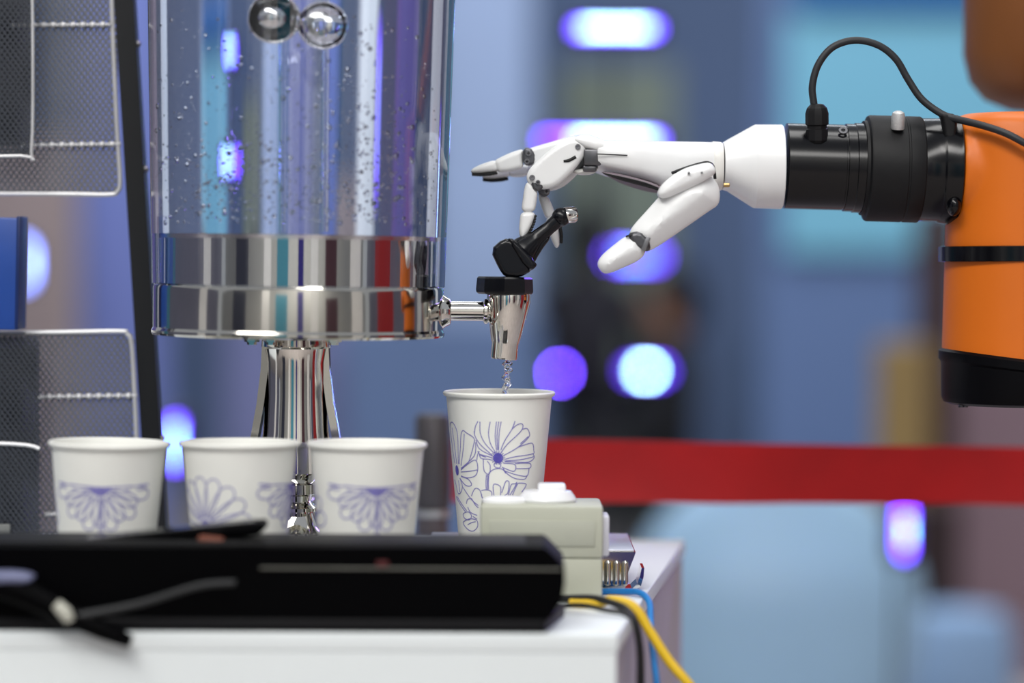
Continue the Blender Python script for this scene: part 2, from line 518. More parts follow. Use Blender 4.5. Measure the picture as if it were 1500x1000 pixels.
# ------------------------------------------------------------------ people far behind
def person(name, head, yaw, seat, top, low, hair, label):
    """seated figure; head = centre of the head in the world, facing local -Y"""
    t = thing(name, (head.x, head.y, FZ), label, 'person')
    R3 = Matrix.Rotation(yaw, 3, 'Z')
    hz = head.z - FZ
    hip = hz - .68
    J = [((0, 0, hip), .125), ((0, -.01, hip + .22), .125), ((0, .0, hip + .40), .14), ((0, 0, hip + .53), .06), ((0, -.02, hip + .60), .07), ((0, -.03, hip + .70), .092), ((0, -.02, hip + .78), .07)]
    E = [(0, 1), (1, 2), (2, 3), (3, 4), (4, 5), (5, 6)]
    for s in (-1, 1):
        n = len(J)
        J += [((s * .19, 0, hip + .43), .06), ((s * .23, -.06, hip + .18), .047), ((s * .15, -.28, hip + .12), .037), ((s * .11, -.36, hip + .11), .03), ((s * .10, -.42, hip + .10), .02)]
        E += [(2, n), (n, n + 1), (n + 1, n + 2), (n + 2, n + 3), (n + 3, n + 4)]
        n = len(J)
        J += [((s * .10, -.04, hip - .02), .09), ((s * .12, -.42, hip + .0), .065), ((s * .12, -.44, hip - .26), .055), ((s * .12, -.42, .08), .04), ((s * .13, -.56, .04), .035)]
        E += [(0, n), (n, n + 1), (n + 1, n + 2), (n + 2, n + 3), (n + 3, n + 4)]
    me = bpy.data.meshes.new('body')
    me.from_pydata([tuple(R3 @ Vector(p)) for p, r in J], E, [])
    o = bpy.data.objects.new('body', me)
    COL.objects.link(o)
    o.parent = t
    sk = o.modifiers.new('skin', 'SKIN')
    for i, (p, r) in enumerate(J):
        me.skin_vertices[0].data[i].radius = (r, r)
    me.skin_vertices[0].data[0].use_root = True
    ss = o.modifiers.new('sub', 'SUBSURF')
    ss.levels = ss.render_levels = 2
    m = bpy.data.materials.new(name + '_clothes')
    m.use_nodes = True
    nt = m.node_tree
    tc = nt.nodes.new('ShaderNodeTexCoord')
    sp = nt.nodes.new('ShaderNodeSeparateXYZ')
    mr = nt.nodes.new('ShaderNodeMapRange')
    cr = nt.nodes.new('ShaderNodeValToRGB')
    nt.links.new(tc.outputs['Object'], sp.inputs[0])
    nt.links.new(sp.outputs['Z'], mr.inputs['Value'])
    mr.inputs['From Max'].default_value = 2.0
    nt.links.new(mr.outputs[0], cr.inputs[0])
    cr.color_ramp.interpolation = 'CONSTANT'
    cr.color_ramp.elements[0].color = lin(low)
    e = cr.color_ramp.elements[1]
    e.position = (hip + .06) / 2
    e.color = lin(top)
    e = cr.color_ramp.elements.new((hip + .55) / 2)
    e.color = lin((150, 108, 88))
    nt.links.new(cr.outputs[0], nt.nodes['Principled BSDF'].inputs['Base Color'])
    nt.nodes['Principled BSDF'].inputs['Roughness'].default_value = .8
    me.materials.append(m)
    hm = mat(name + '_hair', hair, .6)
    h = MB()
    h.sphere(R3 @ Vector((0, .015, hip + .73)), .112, 20, 12, (1, 1.05, 1.05))
    h.sphere(R3 @ Vector((0, .05, hip + .64)), .09, 16, 10, (1, .7, 1.1))
    h.build('hair', hm, t, org=Vector((0, 0, 0)))
    sk_m = mat('skin_tone', (150, 108, 88), .6)
    MB().sphere(R3 @ Vector((0, -.125, hip + .67)), .016, 10, 8, (1, 1.4, 1.6)).build('nose', sk_m, t, org=Vector((0, 0, 0)))
    for s in (-1, 1):
        MB().sphere(R3 @ Vector((s * .095, -.02, hip + .68)), .022, 10, 8, (.5, .8, 1.3)).build('ear', sk_m, t, org=Vector((0, 0, 0)))
        MB().sphere(R3 @ Vector((s * .035, -.113, hip + .70)), .011, 10, 8, (1.2, .7, .7)).build('eye', hm, t, org=Vector((0, 0, 0)))
    MB().sphere(R3 @ Vector((0, -.115, hip + .635)), .018, 10, 8, (1.3, .5, .35)).build('mouth', mat('lip_tone', (130, 80, 74), .6), t, org=Vector((0, 0, 0)))
    st = thing('bar_stool', (head.x, head.y, FZ), 'dark stool under the ' + label, 'stool')
    MB().lathe([(.17, hip - .15), (.18, hip - .13), (.17, hip - .11)], 24, (head.x, head.y, FZ)).build('seat', HOUS, st)
    for k in range(4):
        a_ = PI / 4 + k * PI / 2
        p = Vector((head.x, head.y, FZ))
        MB().tube([p + Vector((.1 * math.cos(a_), .1 * math.sin(a_), hip - .14)), p + Vector((.2 * math.cos(a_), .2 * math.sin(a_), 0))], .015, 8, 1).build('leg', HOUS, st)
    return t


person('person', at(985, 445, 8.7), math.radians(-75), .5, (8, 8, 14), (6, 6, 12), (6, 6, 10), 'seated person in black, turned left, behind the lower lamps')
person('person', at(862, 350, 9.3), math.radians(160), .7, (34, 32, 40), (12, 14, 24), (20, 12, 10), 'seated person in dark grey, seen from behind, left of the thumb')

# pale blue shell chair, brown pillar, tan banner
chair = thing('shell_chair', (at(1135, 900, 3.1).x, 3.1, FZ), 'pale blue rounded shell chair below the red belt', 'chair')
cx = at(1135, 900, 3.1).x
ctop = at(1135, 735, 3.1).z + .06
rings = []
for i in range(13):
    t = i / 12
    z = ctop - t * .62
    hw = .285 * math.sin(min(1, .28 + t * 1.5) * PI / 2) if t < .5 else .285
    hw = .283 * math.sqrt(max(0, 1 - ((t - .40) / .41) ** 2)) + .004 if t < .40 else .283 * math.sqrt(max(.05, 1 - ((t - .40) / .68) ** 2)) + .004
    rings.append([Vector((cx + hw * math.cos(a_), 3.1 + .16 * math.sin(a_) * (.2 + .8 * min(1, t * 3)), z)) for a_ in [2 * PI * k / 40 for k in range(40)]])
MB().ringloft(rings).build('back_shell', mat('pale_blue_shell', (158, 194, 218), .45, var=.03, scale=4), chair)
MB().lathe([(.05, 0), (.05, .2)], 20, (cx, 3.1, FZ + .02)).build('pedestal', SATIN, chair)
MB().lathe([(.25, 0), (.25, .015), (.05, .03)], 32, (cx, 3.1, FZ)).build('foot', SATIN, chair)
panel('hall_pillar', 1352, 1398, 300, 1200, 5.0, (66, 46, 44), 'dark brown pillar behind the blue lamp', 'pillar', thick=.14)
panel('roll_banner', 1284, 1356, 500, 1200, 4.9, (158, 132, 84), 'tan roll up banner left of the brown pillar', 'banner', thick=.03)
panel('low_cabinet', 1342, 1404, 737, 1200, 4.6, (48, 32, 34), 'dark brown low cabinet under the tan banner', 'cabinet', thick=.2)
stool = thing('pouffe', (at(1405, 960, 4.0).x, 4.0, FZ), 'small pale blue pouffe beside the shell chair', 'pouffe')
pz = at(1405, 890, 4.0).z
MB().lathe([(.11, 0), (.13, .04), (.125, pz - FZ - .05), (.10, pz - FZ - .01), (.03, pz - FZ)], 28, (at(1405, 900, 4.0).x, 4.0, FZ)).build('cushion', mat('pouffe_blue', (140, 170, 205), .7), stool)

# barrier post and red belt
BY = .375
bp = at(634, 700, BY)
post = thing('barrier_post', (bp.x, BY, FZ), 'grey metal barrier post behind the cup being filled', 'post')
ztop = at(634, 606, BY).z
MB().lathe([(.062, 0), (.062, .02), (.03, .035)], 32, (bp.x, BY, FZ)).build('base', SATIN, post)
MB().lathe([(.0145, .03), (.0145, ztop - FZ - .1), (.0145, ztop - FZ - .085)], 28, (bp.x, BY, FZ)).build('pole', mat('post_grey', (120, 112, 112), .35, .6), post)
MB().lathe([(.0145, ztop - FZ - .085), (.016, ztop - FZ - .08), (.016, ztop - FZ - .004), (.013, ztop - FZ), (.001, ztop - FZ)], 28, (bp.x, BY, FZ)).build('belt_head', mat('post_head', (92, 88, 90), .4, .4), post)
MB().lathe([(.0165, 0), (.017, .003), (.0165, .006)], 28, (bp.x, BY, ztop - .09)).build('collar', SATIN, post)
n = 60
x0, x1 = bp.x + .0175, 1.15
rows = []
zt0, zt1 = at(800, 644, BY).z, at(1500, 655, BY).z
zb0, zb1 = at(800, 735, BY).z, at(1500, 740, BY).z
xa, xb = at(800, 700, BY).x, at(1500, 700, BY).x
belt = MB()
rings = []
for i in range(n + 1):
    x = x0 + (x1 - x0) * i / n
    t = (x - xa) / (xb - xa)
    zt = zt0 + (zt1 - zt0) * t
    zb = zb0 + (zb1 - zb0) * t
    y = BY + .004 * math.sin(i * .35) + .003 * math.sin(i * .9)
    lean = .006 * math.sin(i * .21 + 1)
    rings.append([Vector((x, y - .001 + lean, zt)), Vector((x, y + .001 + lean, zt)), Vector((x, y + .0045, (zt + zb) / 2)), Vector((x, y + .001 - lean, zb)), Vector((x, y - .001 - lean, zb)), Vector((x, y + .0025, (zt + zb) / 2))])
belt.ringloft(rings)
tag(belt.build('barrier_belt', RED, org=Vector((x0, BY, zt0))), 'red webbing barrier belt stretched behind the cup', 'belt')
p2 = thing('barrier_post', (x1 + .0175, BY, FZ), 'far end barrier post holding the red belt, right', 'post')
for ch in list(post.children):
    c = ch.copy()
    COL.objects.link(c)
    c.parent = p2

# ================================================================== TABLE
FR = at(905, 932, -.245)           # front right corner of the top
FRX = FR.x
BKY = .309
BKX = at(1003, 790, BKY).x
FY = -.245
LX = -1.1
tb = thing('display_plinth', (-.4, 0, FZ), 'white display plinth carrying the dispenser and the cups', 'plinth')


def hpoly(poly, z0, z1, bev=0.0):
    bm = bmesh.new()
    vs = [bm.verts.new((x, y, z0)) for x, y in poly]
    f = bm.faces.new(vs)
    r = bmesh.ops.extrude_face_region(bm, geom=[f])
    for v in r['geom']:
        if isinstance(v, bmesh.types.BMVert):
            v.co.z = z1
    bmesh.ops.recalc_face_normals(bm, faces=bm.faces)
    if bev:
        bmesh.ops.bevel(bm, geom=bm.edges[:], offset=bev, segments=3, affect='EDGES', profile=.5)
    return bm


MB().addbm(hpoly([(LX, FY), (FRX, FY), (BKX, BKY), (LX, BKY)], -.012, 0, .0012)).build('top_board', TABLE_W, tb)
MB().addbm(hpoly([(LX, FY + .0002), (FRX - .001, FY + .0002), (FRX - .001, FY + .012), (LX, FY + .012)], FZ, -.012)).build('front_panel', TABLE_W, tb, smooth=False)
ex, ey = BKX - FRX, BKY - FY
ns = 3
for k in range(ns):
    t0, t1 = k / ns + .0015, (k + 1) / ns - .0015
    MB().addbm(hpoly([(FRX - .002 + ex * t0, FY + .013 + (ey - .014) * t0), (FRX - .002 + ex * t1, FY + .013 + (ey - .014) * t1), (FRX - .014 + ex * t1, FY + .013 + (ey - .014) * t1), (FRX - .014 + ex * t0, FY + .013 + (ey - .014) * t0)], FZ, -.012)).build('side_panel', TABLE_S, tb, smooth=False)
MB().addbm(hpoly([(LX, BKY - .014), (BKX - .016, BKY - .014), (BKX - .016, BKY - .002), (LX, BKY - .002)], FZ, -.012)).build('back_panel', TABLE_W, tb, smooth=False)

# ================================================================== DISPENSER
DX = at(434, 440, 0).x
DZ = lambda py: at(434, py, 0).z
TILT = math.radians(.5)
disp = thing('water_dispenser', (DX, 0, 0), 'clear water dispenser with polished steel base and tap', 'dispenser')
px = .0005


def dl(name, prof, m, parent=disp, segs=96, cap=True, close=False, **k):
    return MB().lathe(prof, segs, (DX, 0, 0), (math.sin(TILT), 0, math.cos(TILT)), cap=cap, close=close).build(name, m, parent, angle=18, **k)


zb = DZ(492)
zs = DZ(419)
zi = DZ(346)
zt = DZ(-120)
# steel bowl with rolled lower lip
dl('steel_bowl', [(.090, zb + .004), (.104, zb + .0005), (.1062, zb + .0005), (.1070, zb + .002), (.1070, zb + .0040), (.1058, zb + .006), (.1060, zs - .002), (.1054, zs), (.100, zs), (.100, zb + .006)], STEEL, close=True, cap=False)
dl('bowl_floor', [(.1, zb + .003), (.1, zb + .006)], STEEL)
dl('inner_steel_band', [(.0995, zs - .03), (.1000, zi - .002), (.0985, zi), (.002, zi)], CHROME)
# acrylic tank
ro = lambda z: .1068 + (z - zs) / (zt - zs) * .0062
tank = dl('tank', [(ro(zs) - .0006, zs + .0005), (ro(zs), zs + .001), (ro(zi), zi), (ro(zt), zt), (ro(zt) - .0042, zt), (ro(zi) - .0042, zi), (ro(zs) - .0042, zs + .0005)], ACRYL, close=True, cap=False)
dl('water', [(.002, zi + .0006), (ro(zi) - .0040, zi + .0006), (ro(zt) - .0040, zt - .02), (.002, zt - .02)], WATER, tank, cap=True)
dl('tank_gasket', [(.1002, zi + .0005), (ro(zi) - .0043, zi + .0005), (ro(zi) - .0043, zi - .0025), (.1002, zi - .0025)], mat('gasket_steel', (225, 215, 212), .25, 1.0), tank, close=True, cap=False)
lid = dl('lid', [(.116, zt - .002), (.117, zt + .001), (.116, zt + .012), (.09, zt + .02), (.02, zt + .03), (.002, zt + .03)], STEEL)
dl('lid_knob', [(.006, zt + .028), (.006, zt + .04), (.014, zt + .046), (.014, zt + .056), (.004, zt + .06)], CHROME, lid, segs=32)
# two vertical clear tubes inside the tank
for xx in (416, 474):
    p = at(xx, 100, -.07)
    MB().lathe([(.0022, zi + .003), (.0022, zt - .03)], 16, (p.x, -.070, 0)).build('clear_tube', mat('tube_glass', (245, 245, 245), .02, trans=1, ior=1.12), tank)
# bubbles clinging to the wall
bub = MB()
rnd = random.Random(3)
cnt = 0
while cnt < 1400:
    yy = 330 - abs(rnd.gauss(0, 1)) * 105 if rnd.random() < .8 else rnd.uniform(40, 330)
    if yy < 20:
        continue
    xx = rnd.uniform(228, 640) if rnd.random() < .4 else rnd.choice([rnd.gauss(330, 55), rnd.gauss(500, 60), rnd.gauss(545, 45)])
    t = (xx - 434) / 212
    if abs(t) > .95:
        continue
    z = DZ(yy)
    r = ro(z) - .0052
    a_ = math.asin(max(-1, min(1, t)))
    s = px * max(.7, min(4.2, rnd.lognormvariate(.35, .5)))
    bub.ico((DX + r * math.sin(a_) + z * TILT, -r * math.cos(a_), z), s, 1)
    cnt += 1
bub.build('bubbles', AIRBUB, tank, kind='stuff')
# underside bolts
for xx in (369, 397, 489, 440):
    p = at(xx, 500, -.03 if xx != 440 else .05)
    MB().lathe([(.0035, 0), (.0035, .002), (.0055, .002), (.0055, .006)], 6, (p.x, p.y, zb - .0055)).build('bolt', STEEL, disp, smooth=False)
# column, finial and legs
prof = [(.0255, 497), (.026, 507), (.0240, 510), (.0225, 530), (.0225, 580), (.0240, 630), (.0265, 668), (.027, 690), (.020, 704), (.0165, 708), (.0165, 722), (.012, 725), (.0115, 733), (.0135, 738), (.0175, 742), (.0175, 747), (.0125, 750), (.016, 768), (.021, 778), (.021, 782), (.0135, 786), (.0135, 800), (.02, 812), (.03, 826), (.03, 846)]
MB().lathe([(r, at(434, y, 0).z) for r, y in prof][::-1], 64, (DX, 0, 0)).build('column', CHROME, disp)
for k, (ang, wd) in enumerate([(PI, .010), (0, .008), (PI / 2, .010)]):
    path = [(.0205, 497), (.0215, 540), (.0245, 590), (.029, 640), (.035, 690), (.044, 745), (.056, 800), (.070, 848)]
    dirv = Vector((math.cos(ang), math.sin(ang), 0))
    side = Vector((-math.sin(ang), math.cos(ang), 0))
    rings = []
    for r, y in path:
        c0 = Vector((DX, 0, at(434, y, 0).z)) + dirv * r
        rings.append([c0 + side * (wd * 1.1) - dirv * .002, c0 + side * wd + dirv * .0035, c0 - side * wd + dirv * .0035, c0 - side * (wd * 1.1) - dirv * .002])
    MB().ringloft(rings).build('leg', STEEL, disp, angle=50)
MB().lathe([(.088, 0), (.09, .002), (.09, .006), (.085, .009), (.03, .0125), (.001, .0125)], 64, (DX, 0, 0)).build('base_plate', STEEL, disp)
# tap
tap_o = at(745, 430, 0)
tx = lambda x_, y_: at(x_, y_, 0)
p_top, p_bot = tx(746, 428), tx(738, 526)
ax = (p_bot - p_top)
L = ax.length
tapb = MB().lathe([(.0158, 0), (.0162, .001), (.0162, .006), (.0106, .036), (.0099, .0375), (.0099, L - .0015), (.0094, L), (.0075, L), (.0075, L - .02)], 48, p_top, ax).build('tap', CHROME, disp)
MB().lathe([(.0072, 0), (.0072, .046)], 36, tx(640, 455), (1, 0, -.004)).build('tap_pipe', CHROME, tapb)
MB().lathe([(.0078, -.004), (.0120, -.003), (.0128, .001), (.0128, .007), (.0108, .010), (.0098, .0125), (.0085, .0135)], 36, tx(634, 456), (1, 0, -.004)).build('tap_nut', CHROME, tapb)
MB().lathe([(.0078, 0), (.0092, .001), (.0092, .003), (.0075, .0045)], 36, tx(708, 456), (1, 0, -.004)).build('tap_flange', CHROME, tapb)
capm = MB().lathe([(.0190, 0), (.0206, .0012), (.0210, .003), (.0204, .0115), (.0192, .0128), (.001, .0132)], 8, tx(739, 431), (.02, 0, 1)).build('tap_cap', BLACK_LV, tapb, angle=25)
# lever
lv = MB()
lv.puff([(718, 366), (737, 349), (752, 351), (783, 378), (780, 396), (760, 407), (740, 406), (731, 394)], -.001, .029, .0035, 1)
lv.build('lever', BLACK_LV, tapb, angle=30)
MB().puff([(742, 349), (754, 350), (787, 385), (784, 393), (772, 398)], -.001, .033, .003, 1).build('lever_collar', BLACK_LV, tapb, angle=30)
A_, B_ = tx(752, 378), tx(824, 317)
d_ = (B_ - A_).normalized()
MB().tube([tx(757, 376), tx(770, 363), tx(786, 349), tx(805, 333), tx(822, 318)], [.0125, .0098, .0060, .0050, .0056], 24, 5).build('lever_arm', BLACK_LV, tapb)
MB().puff([(757, 404), (777, 396), (792, 368), (808, 347), (800, 345), (776, 368), (760, 388)], 0, .006, .002, 1).build('lever_rib', BLACK_LV, tapb)
MB().sphere(tx(822, 318), .0070, 28, 18).build('lever_knob', BLACK_LV, tapb)
MB().lathe([(.0058, 0), (.0060, .001), (.0060, .0075), (.0050, .0088), (.002, .0088)], 28, tx(827, 315), (1, .25, .06)).build('lever_tip', CHROME, tapb)

# balls floating in the tank
p = at(404, 28, -.082)
tag(MB().sphere(p, .0176, 48, 32).build('mirror_ball', CHROME, org=p), 'mirror finish ball floating inside the tank near its top', 'ball')
p = at(471, 38, -.080)
cb = thing('clear_ball', p, 'clear hollow ball floating beside the mirror ball in the tank', 'ball')
MB().sphere(p, .0168, 48, 32).build('shell', mat('hollow_ball', (250, 250, 250), .0, trans=1, ior=.8), cb)
MB().lathe([(.005, 0), (.0088, .0005), (.0088, .0015), (.005, .002)], 36, p + Vector((-.001, -.012, .0)), (0, -1, .1), close=True, cap=False).build('ring', mat('clear_ring', (230, 228, 220), .1, .6), cb)

# ================================================================== CHROME DRIP TRAY
TZ = .028
tr = thing('drip_tray', (at(760, 850, 0).x, 0, 0), 'chrome drip tray with curled foot under the filled cup', 'tray')
yf, yb = -.030, .085
xl = at(628, 800, 0).x
T = lambda x_: at(x_, 840, yf).x
poly = [(xl, TZ), (T(931), TZ), (T(929), TZ - .003), (T(919), .012), (T(916), .002), (T(913), 0.0), (xl, 0.0)]
MB().prism(poly, yf, yb).build('tray_body', STEEL, tr, angle=20)
tm = MB().box(((xl + T(929)) / 2, (yf + yb) / 2, TZ + .0008), (T(929) - xl, yb - yf - .004, .0016), bev=.0006).build('tray_top', mat('tray_satin', (196, 196, 204), .32, 1.0), tr)
fc = [(T(912), .001), (T(926), .0012), (T(934), .005), (T(938), .011), (T(940), .0165), (T(944), .0165), (T(943), .010), (T(939), .003), (T(930), -.0), (T(912), 0)]
MB().prism(fc, yf + .002, yf + .03).build('curled_foot', CHROME, tr, angle=20)
for k in range(5):
    xx = T(865 + 12.5 * k)
    MB().lathe([(.0012, .0035), (.0026, .005), (.0026, .0205), (.0012, .022)], 16, (xx, yf, 0)).build('reflection_rib', CHROME, tr)  # ribs added to shape the stripes of reflection on the tray front

# ================================================================== PAPER CUPS
CH = .113
PROF = [(.0280, .004), (.0280, 0), (.0288, 0), (.0388, CH - .0035), (.0402, CH - .0035), (.0412, CH - .0022), (.0412, CH - .001), (.0403, CH), (.0392, CH - .0006), (.0384, CH - .003), (.0286, .006), (.002, .006)]
rcup = lambda z: .0288 + .0100 * z / (CH - .0035)


def cup_mesh(root, org):
    MB().lathe([(r, z) for r, z in PROF], 72, org).build('cup_wall', PAPER, root)


def ribbon(mb, pts, w, org, off=.00018):
    """polyline of (angle from the camera side, height) laid on the cup wall"""
    out = []
    P = []
    for i in range(len(pts) - 1):          # resample with Catmull-Rom
        p0, p1, p2, p3 = pts[max(0, i - 1)], pts[i], pts[i + 1], pts[min(len(pts) - 1, i + 2)]
        for s in range(4):
            t = s / 4
            P.append(tuple(.5 * ((2 * p1[k]) + (p2[k] - p0[k]) * t + (2 * p0[k] - 5 * p1[k] + 4 * p2[k] - p3[k]) * t * t + (3 * p1[k] - p0[k] - 3 * p2[k] + p3[k]) * t ** 3) for k in (0, 1)))
    P.append(pts[-1])
    b = len(mb.v)
    for i, (a_, z) in enumerate(P):
        q0 = P[max(0, i - 1)]
        q1 = P[min(len(P) - 1, i + 1)]
        r = rcup(z)
        du, dv = (q1[0] - q0[0]) * r, q1[1] - q0[1]
        l = math.hypot(du, dv) or 1
        nu, nv = -dv / l * w / 2, du / l * w / 2
        for s in (-1, 1):
            aa, zz = a_ + s * nu / r, z + s * nv
            for o_ in (.00002, off):
                rr = rcup(zz) + o_
                mb.v.append(Vector(org) + Vector((rr * math.sin(aa), -rr * math.cos(aa), zz)))
    for i in range(len(P) - 1):
        k = b + 4 * i
        mb.f += [(k + 1, k + 3, k + 7, k + 5), (k, k + 1, k + 5, k + 4), (k + 2, k + 6, k + 7, k + 3)]
    mb.f += [(b, b + 2, b + 3, b + 1), (b + 4 * len(P) - 4, b + 4 * len(P) - 3, b + 4 * len(P) - 1, b + 4 * len(P) - 2)]


def blob(mb, a0, z0, ra, rz, org, n=20, half=False):
    b = len(mb.v)
    r0 = rcup(z0)
    mb.v.append(Vector(org) + Vector(((r0 + .00022) * math.sin(a0), -(r0 + .00022) * math.cos(a0), z0)))
    for k in range(n):
        t = 2 * PI * k / n
        aa = a0 + ra / r0 * math.cos(t)
        zz = z0 + rz * math.sin(t) * (0 if half and math.sin(t) > 0 else 1)
        rr = rcup(zz) + .0002
        mb.v.append(Vector(org) + Vector((rr * math.sin(aa), -rr * math.cos(aa), zz)))
    for k in range(n):
        mb.f.append((b, b + 1 + k, b + 1 + (k + 1) % n))


# the filled cup
cupo = Vector((at(730, 800, .0).x, .0, TZ + .0016))
cup = thing('paper_cup', cupo, 'white paper cup with blue flower outlines being filled under the tap', 'cup', 'paper cups')
cup_mesh(cup, cupo)
LINES = [
    [(293, 185), (300, 130), (320, 88)], [(290, 165), (300, 210), (340, 270), (430, 350)], [(335, 90), (338, 180), (375, 260), (445, 335)],
    [(412, 90), (400, 180), (415, 260), (455, 330)], [(460, 88), (450, 200), (460, 310)], [(477, 88), (464, 200), (470, 310)], [(495, 88), (480, 180), (475, 310)],
    [(600, 85), (575, 150), (520, 240), (492, 310)], [(575, 150), (610, 118), (645, 106), (660, 125), (640, 170), (540, 265), (495, 330)],
    [(655, 150), (690, 146), (708, 180), (703, 215), (620, 290), (515, 350)], [(700, 208), (640, 262)],
    [(620, 290), (680, 270), (732, 264), (742, 320), (735, 345), (600, 362), (525, 380)], [(735, 345), (745, 378), (700, 408), (600, 402), (520, 398)],
    [(525, 392), (640, 386), (745, 368)], [(510, 410), (590, 418), (606, 448), (585, 475), (500, 440)], [(600, 415), (680, 414), (718, 424), (710, 455), (610, 455)],
    [(706, 458), (690, 515), (610, 502), (520, 470)], [(690, 515), (670, 540), (600, 530), (540, 492), (510, 450)], [(440, 420), (470, 405), (492, 425), (480, 447), (450, 440), (440, 420)],
    [(305, 235), (330, 300), (425, 352)], [(330, 343), (380, 355), (425, 368)], [(330, 345), (345, 375), (400, 380), (430, 388)], [(360, 380), (366, 470), (405, 495), (412, 430), (390, 395)],
    [(400, 490), (440, 458), (500, 455), (530, 490)], [(384, 500), (380, 560), (382, 615)], [(402, 500), (398, 560), (400, 615)], [(393, 500), (390, 615)],
    [(140, 430), (108, 200), (104, 130), (122, 108), (150, 150), (165, 230), (168, 430)], [(120, 150), (140, 300), (155, 430)],
    [(185, 300), (190, 200), (205, 165), (230, 180), (280, 210), (295, 235)], [(175, 430), (185, 300)], [(190, 440), (208, 300), (215, 190)],
    [(295, 235), (270, 340), (240, 420), (190, 460)], [(302, 250), (290, 360), (190, 465)], [(190, 475), (240, 425), (300, 390), (318, 450), (300, 510), (240, 532), (190, 520)],
    [(190, 490), (250, 480), (312, 466)], [(190, 525), (240, 540), (270, 575), (258, 595), (220, 588), (180, 540)], [(180, 540), (200, 600), (185, 655), (165, 660), (150, 600), (140, 560)],
    [(170, 560), (180, 650)], [(205, 610), (270, 700), (322, 742)], [(160, 690), (232, 790)], [(150, 690), (225, 802)], [(330, 320), (318, 345), (310, 390)], [(318, 320), (340, 350), (380, 365)],
    [(270, 672), (285, 630), (305, 608), (335, 625), (350, 680)], [(345, 625), (380, 618), (420, 630), (425, 665)], [(440, 660), (434, 590), (450, 572), (490, 595), (490, 660)],
    [(500, 640), (515, 590), (532, 550), (555, 560), (545, 640), (520, 660)], [(550, 660), (570, 580), (600, 572), (615, 562), (590, 610), (560, 660)], [(580, 660), (615, 580), (640, 568), (685, 582), (650, 640)],
    [(345, 650), (360, 690), (430, 742)], [(270, 690), (300, 740), (322, 760)], [(230, 735), (240, 700), (270, 690)], [(240, 760), (262, 800), (312, 820)],
    [(230, 800), (205, 820), (215, 850), (250, 860), (270, 830), (252, 800), (230, 800)], [(220, 870), (205, 892), (240, 935), (280, 945), (315, 910), (310, 860), (260, 850), (220, 870)],
    [(240, 900), (270, 880), (300, 870)], [(280, 830), (312, 850)]]
LINES += [[(470 + 28 * math.cos(t), 372 + 28 * math.sin(t)), (470 + 55 * math.cos(t), 368 + 55 * math.sin(t))] for t in [k * PI / 9 for k in range(18)]]


def zoom_to_cup(q):
    p = at(640 + q[0] / 5.263, 600 + q[1] / 5.263, -.033)
    z = p.z - cupo.z
    z = max(.004, min(CH - .006, z))
    s = (p.x - cupo.x) * 1.018 / rcup(z)
    return (math.asin(max(-.985, min(.985, s))), z)


pr = MB()
for l in LINES:
    ribbon(pr, [zoom_to_cup(q) for q in l], .00062, cupo)
pr.build('flower_print', INK, cup, smooth=False, label='blue flower outlines')
for (q, ra, rz) in (((472, 370), .0036, .0038), ((158, 482), .0026, .0038)):
    a_, z_ = zoom_to_cup(q)
    pd = MB()
    blob(pd, a_, z_, ra, rz, cupo)
    pd.build('flower_centre', INK_D, cup, smooth=False)
MB().lathe([(.002, .084), (.0362, .084), (.0362, .0835), (.002, .0835)], 48, cupo).build('water_fill', WATER, cup)
# stream of water
st = []
spts = [tx(743, 523), tx(744, 534), tx(743, 545), tx(742, 558), tx(741, 572), tx(741, 590), tx(741, 630)]
srad = [.0026, .0031, .0022, .0025, .0022, .0024, .0026]
smb = MB()
rings = []
for i in range(49):
    t = i / 48 * (len(spts) - 1)
    k = min(len(spts) - 2, int(t))
    f = t - k
    c = spts[k].lerp(spts[k + 1], f)
    r = srad[k] * (1 - f) + srad[k + 1] * f
    tw = i * .45
    c = c + Vector((.0008 * math.sin(i * .55), 0, 0))
    rings.append([c + Vector((r * math.cos(2 * PI * j / 16) * (1 + .35 * math.cos(2 * (2 * PI * j / 16 + tw))), r * math.sin(2 * PI * j / 16) * (1 + .35 * math.cos(2 * (2 * PI * j / 16 + tw))), 0)) for j in range(16)])
smb.ringloft(rings)
tag(smb.build('water_stream', WATER, org=spts[0]), 'thin twisting stream of water falling from the tap into the cup', 'water')

# three cups in front
CY = 1.875 * 165 / 176.5 - 1.875
c1o = Vector((at(155, 700, CY).x, CY, 0))
base = thing('paper_cup', c1o, 'white paper cup with faint flower, leftmost of the three standing in a row', 'cup', 'paper cups')
cup_mesh(base, c1o)
pr = MB()
zc = .084
for k in range(11):
    t = PI + (k + .5) * PI / 11
    ln = .0255 if k % 2 else .029
    wd = .0040
    d = (math.cos(t), math.sin(t))
    nn = (-d[1], d[0])
    if k in (0, 10):
        ln = .032
    pts = []
    for (f, s) in ((.25, .4), (.55, 1), (.85, 1.1), (1.0, .5), (1.0, -.5), (.85, -1.1), (.55, -1), (.25, -.4)):
        u = d[0] * ln * f + nn[0] * wd * s
        v = d[1] * ln * f + nn[1] * wd * s
        pts.append((u * 1.12 / rcup(zc), zc + v))
    ribbon(pr, pts, .0011, c1o)
ribbon(pr, [(-.0005 / .036, zc - .005), (0, zc - .04), (.0, .015)], .0011, c1o)
ribbon(pr, [(.0018 / .036, zc - .005), (.0022 / .036, zc - .04), (.0022 / .036, .015)], .0011, c1o)
for s in (-1, 1):
    ribbon(pr, [(s * .004 / .036, zc + .0005), (s * .035 / .036, zc + .0022)], .0014, c1o)
    ribbon(pr, [(s * .004 / .036, zc - .002), (s * .033 / .036, zc - .001)], .0010, c1o)
ribbon(pr, [(.021 / .034, .052), (.02 / .034, .03), (.017 / .034, .015)], .001, c1o)
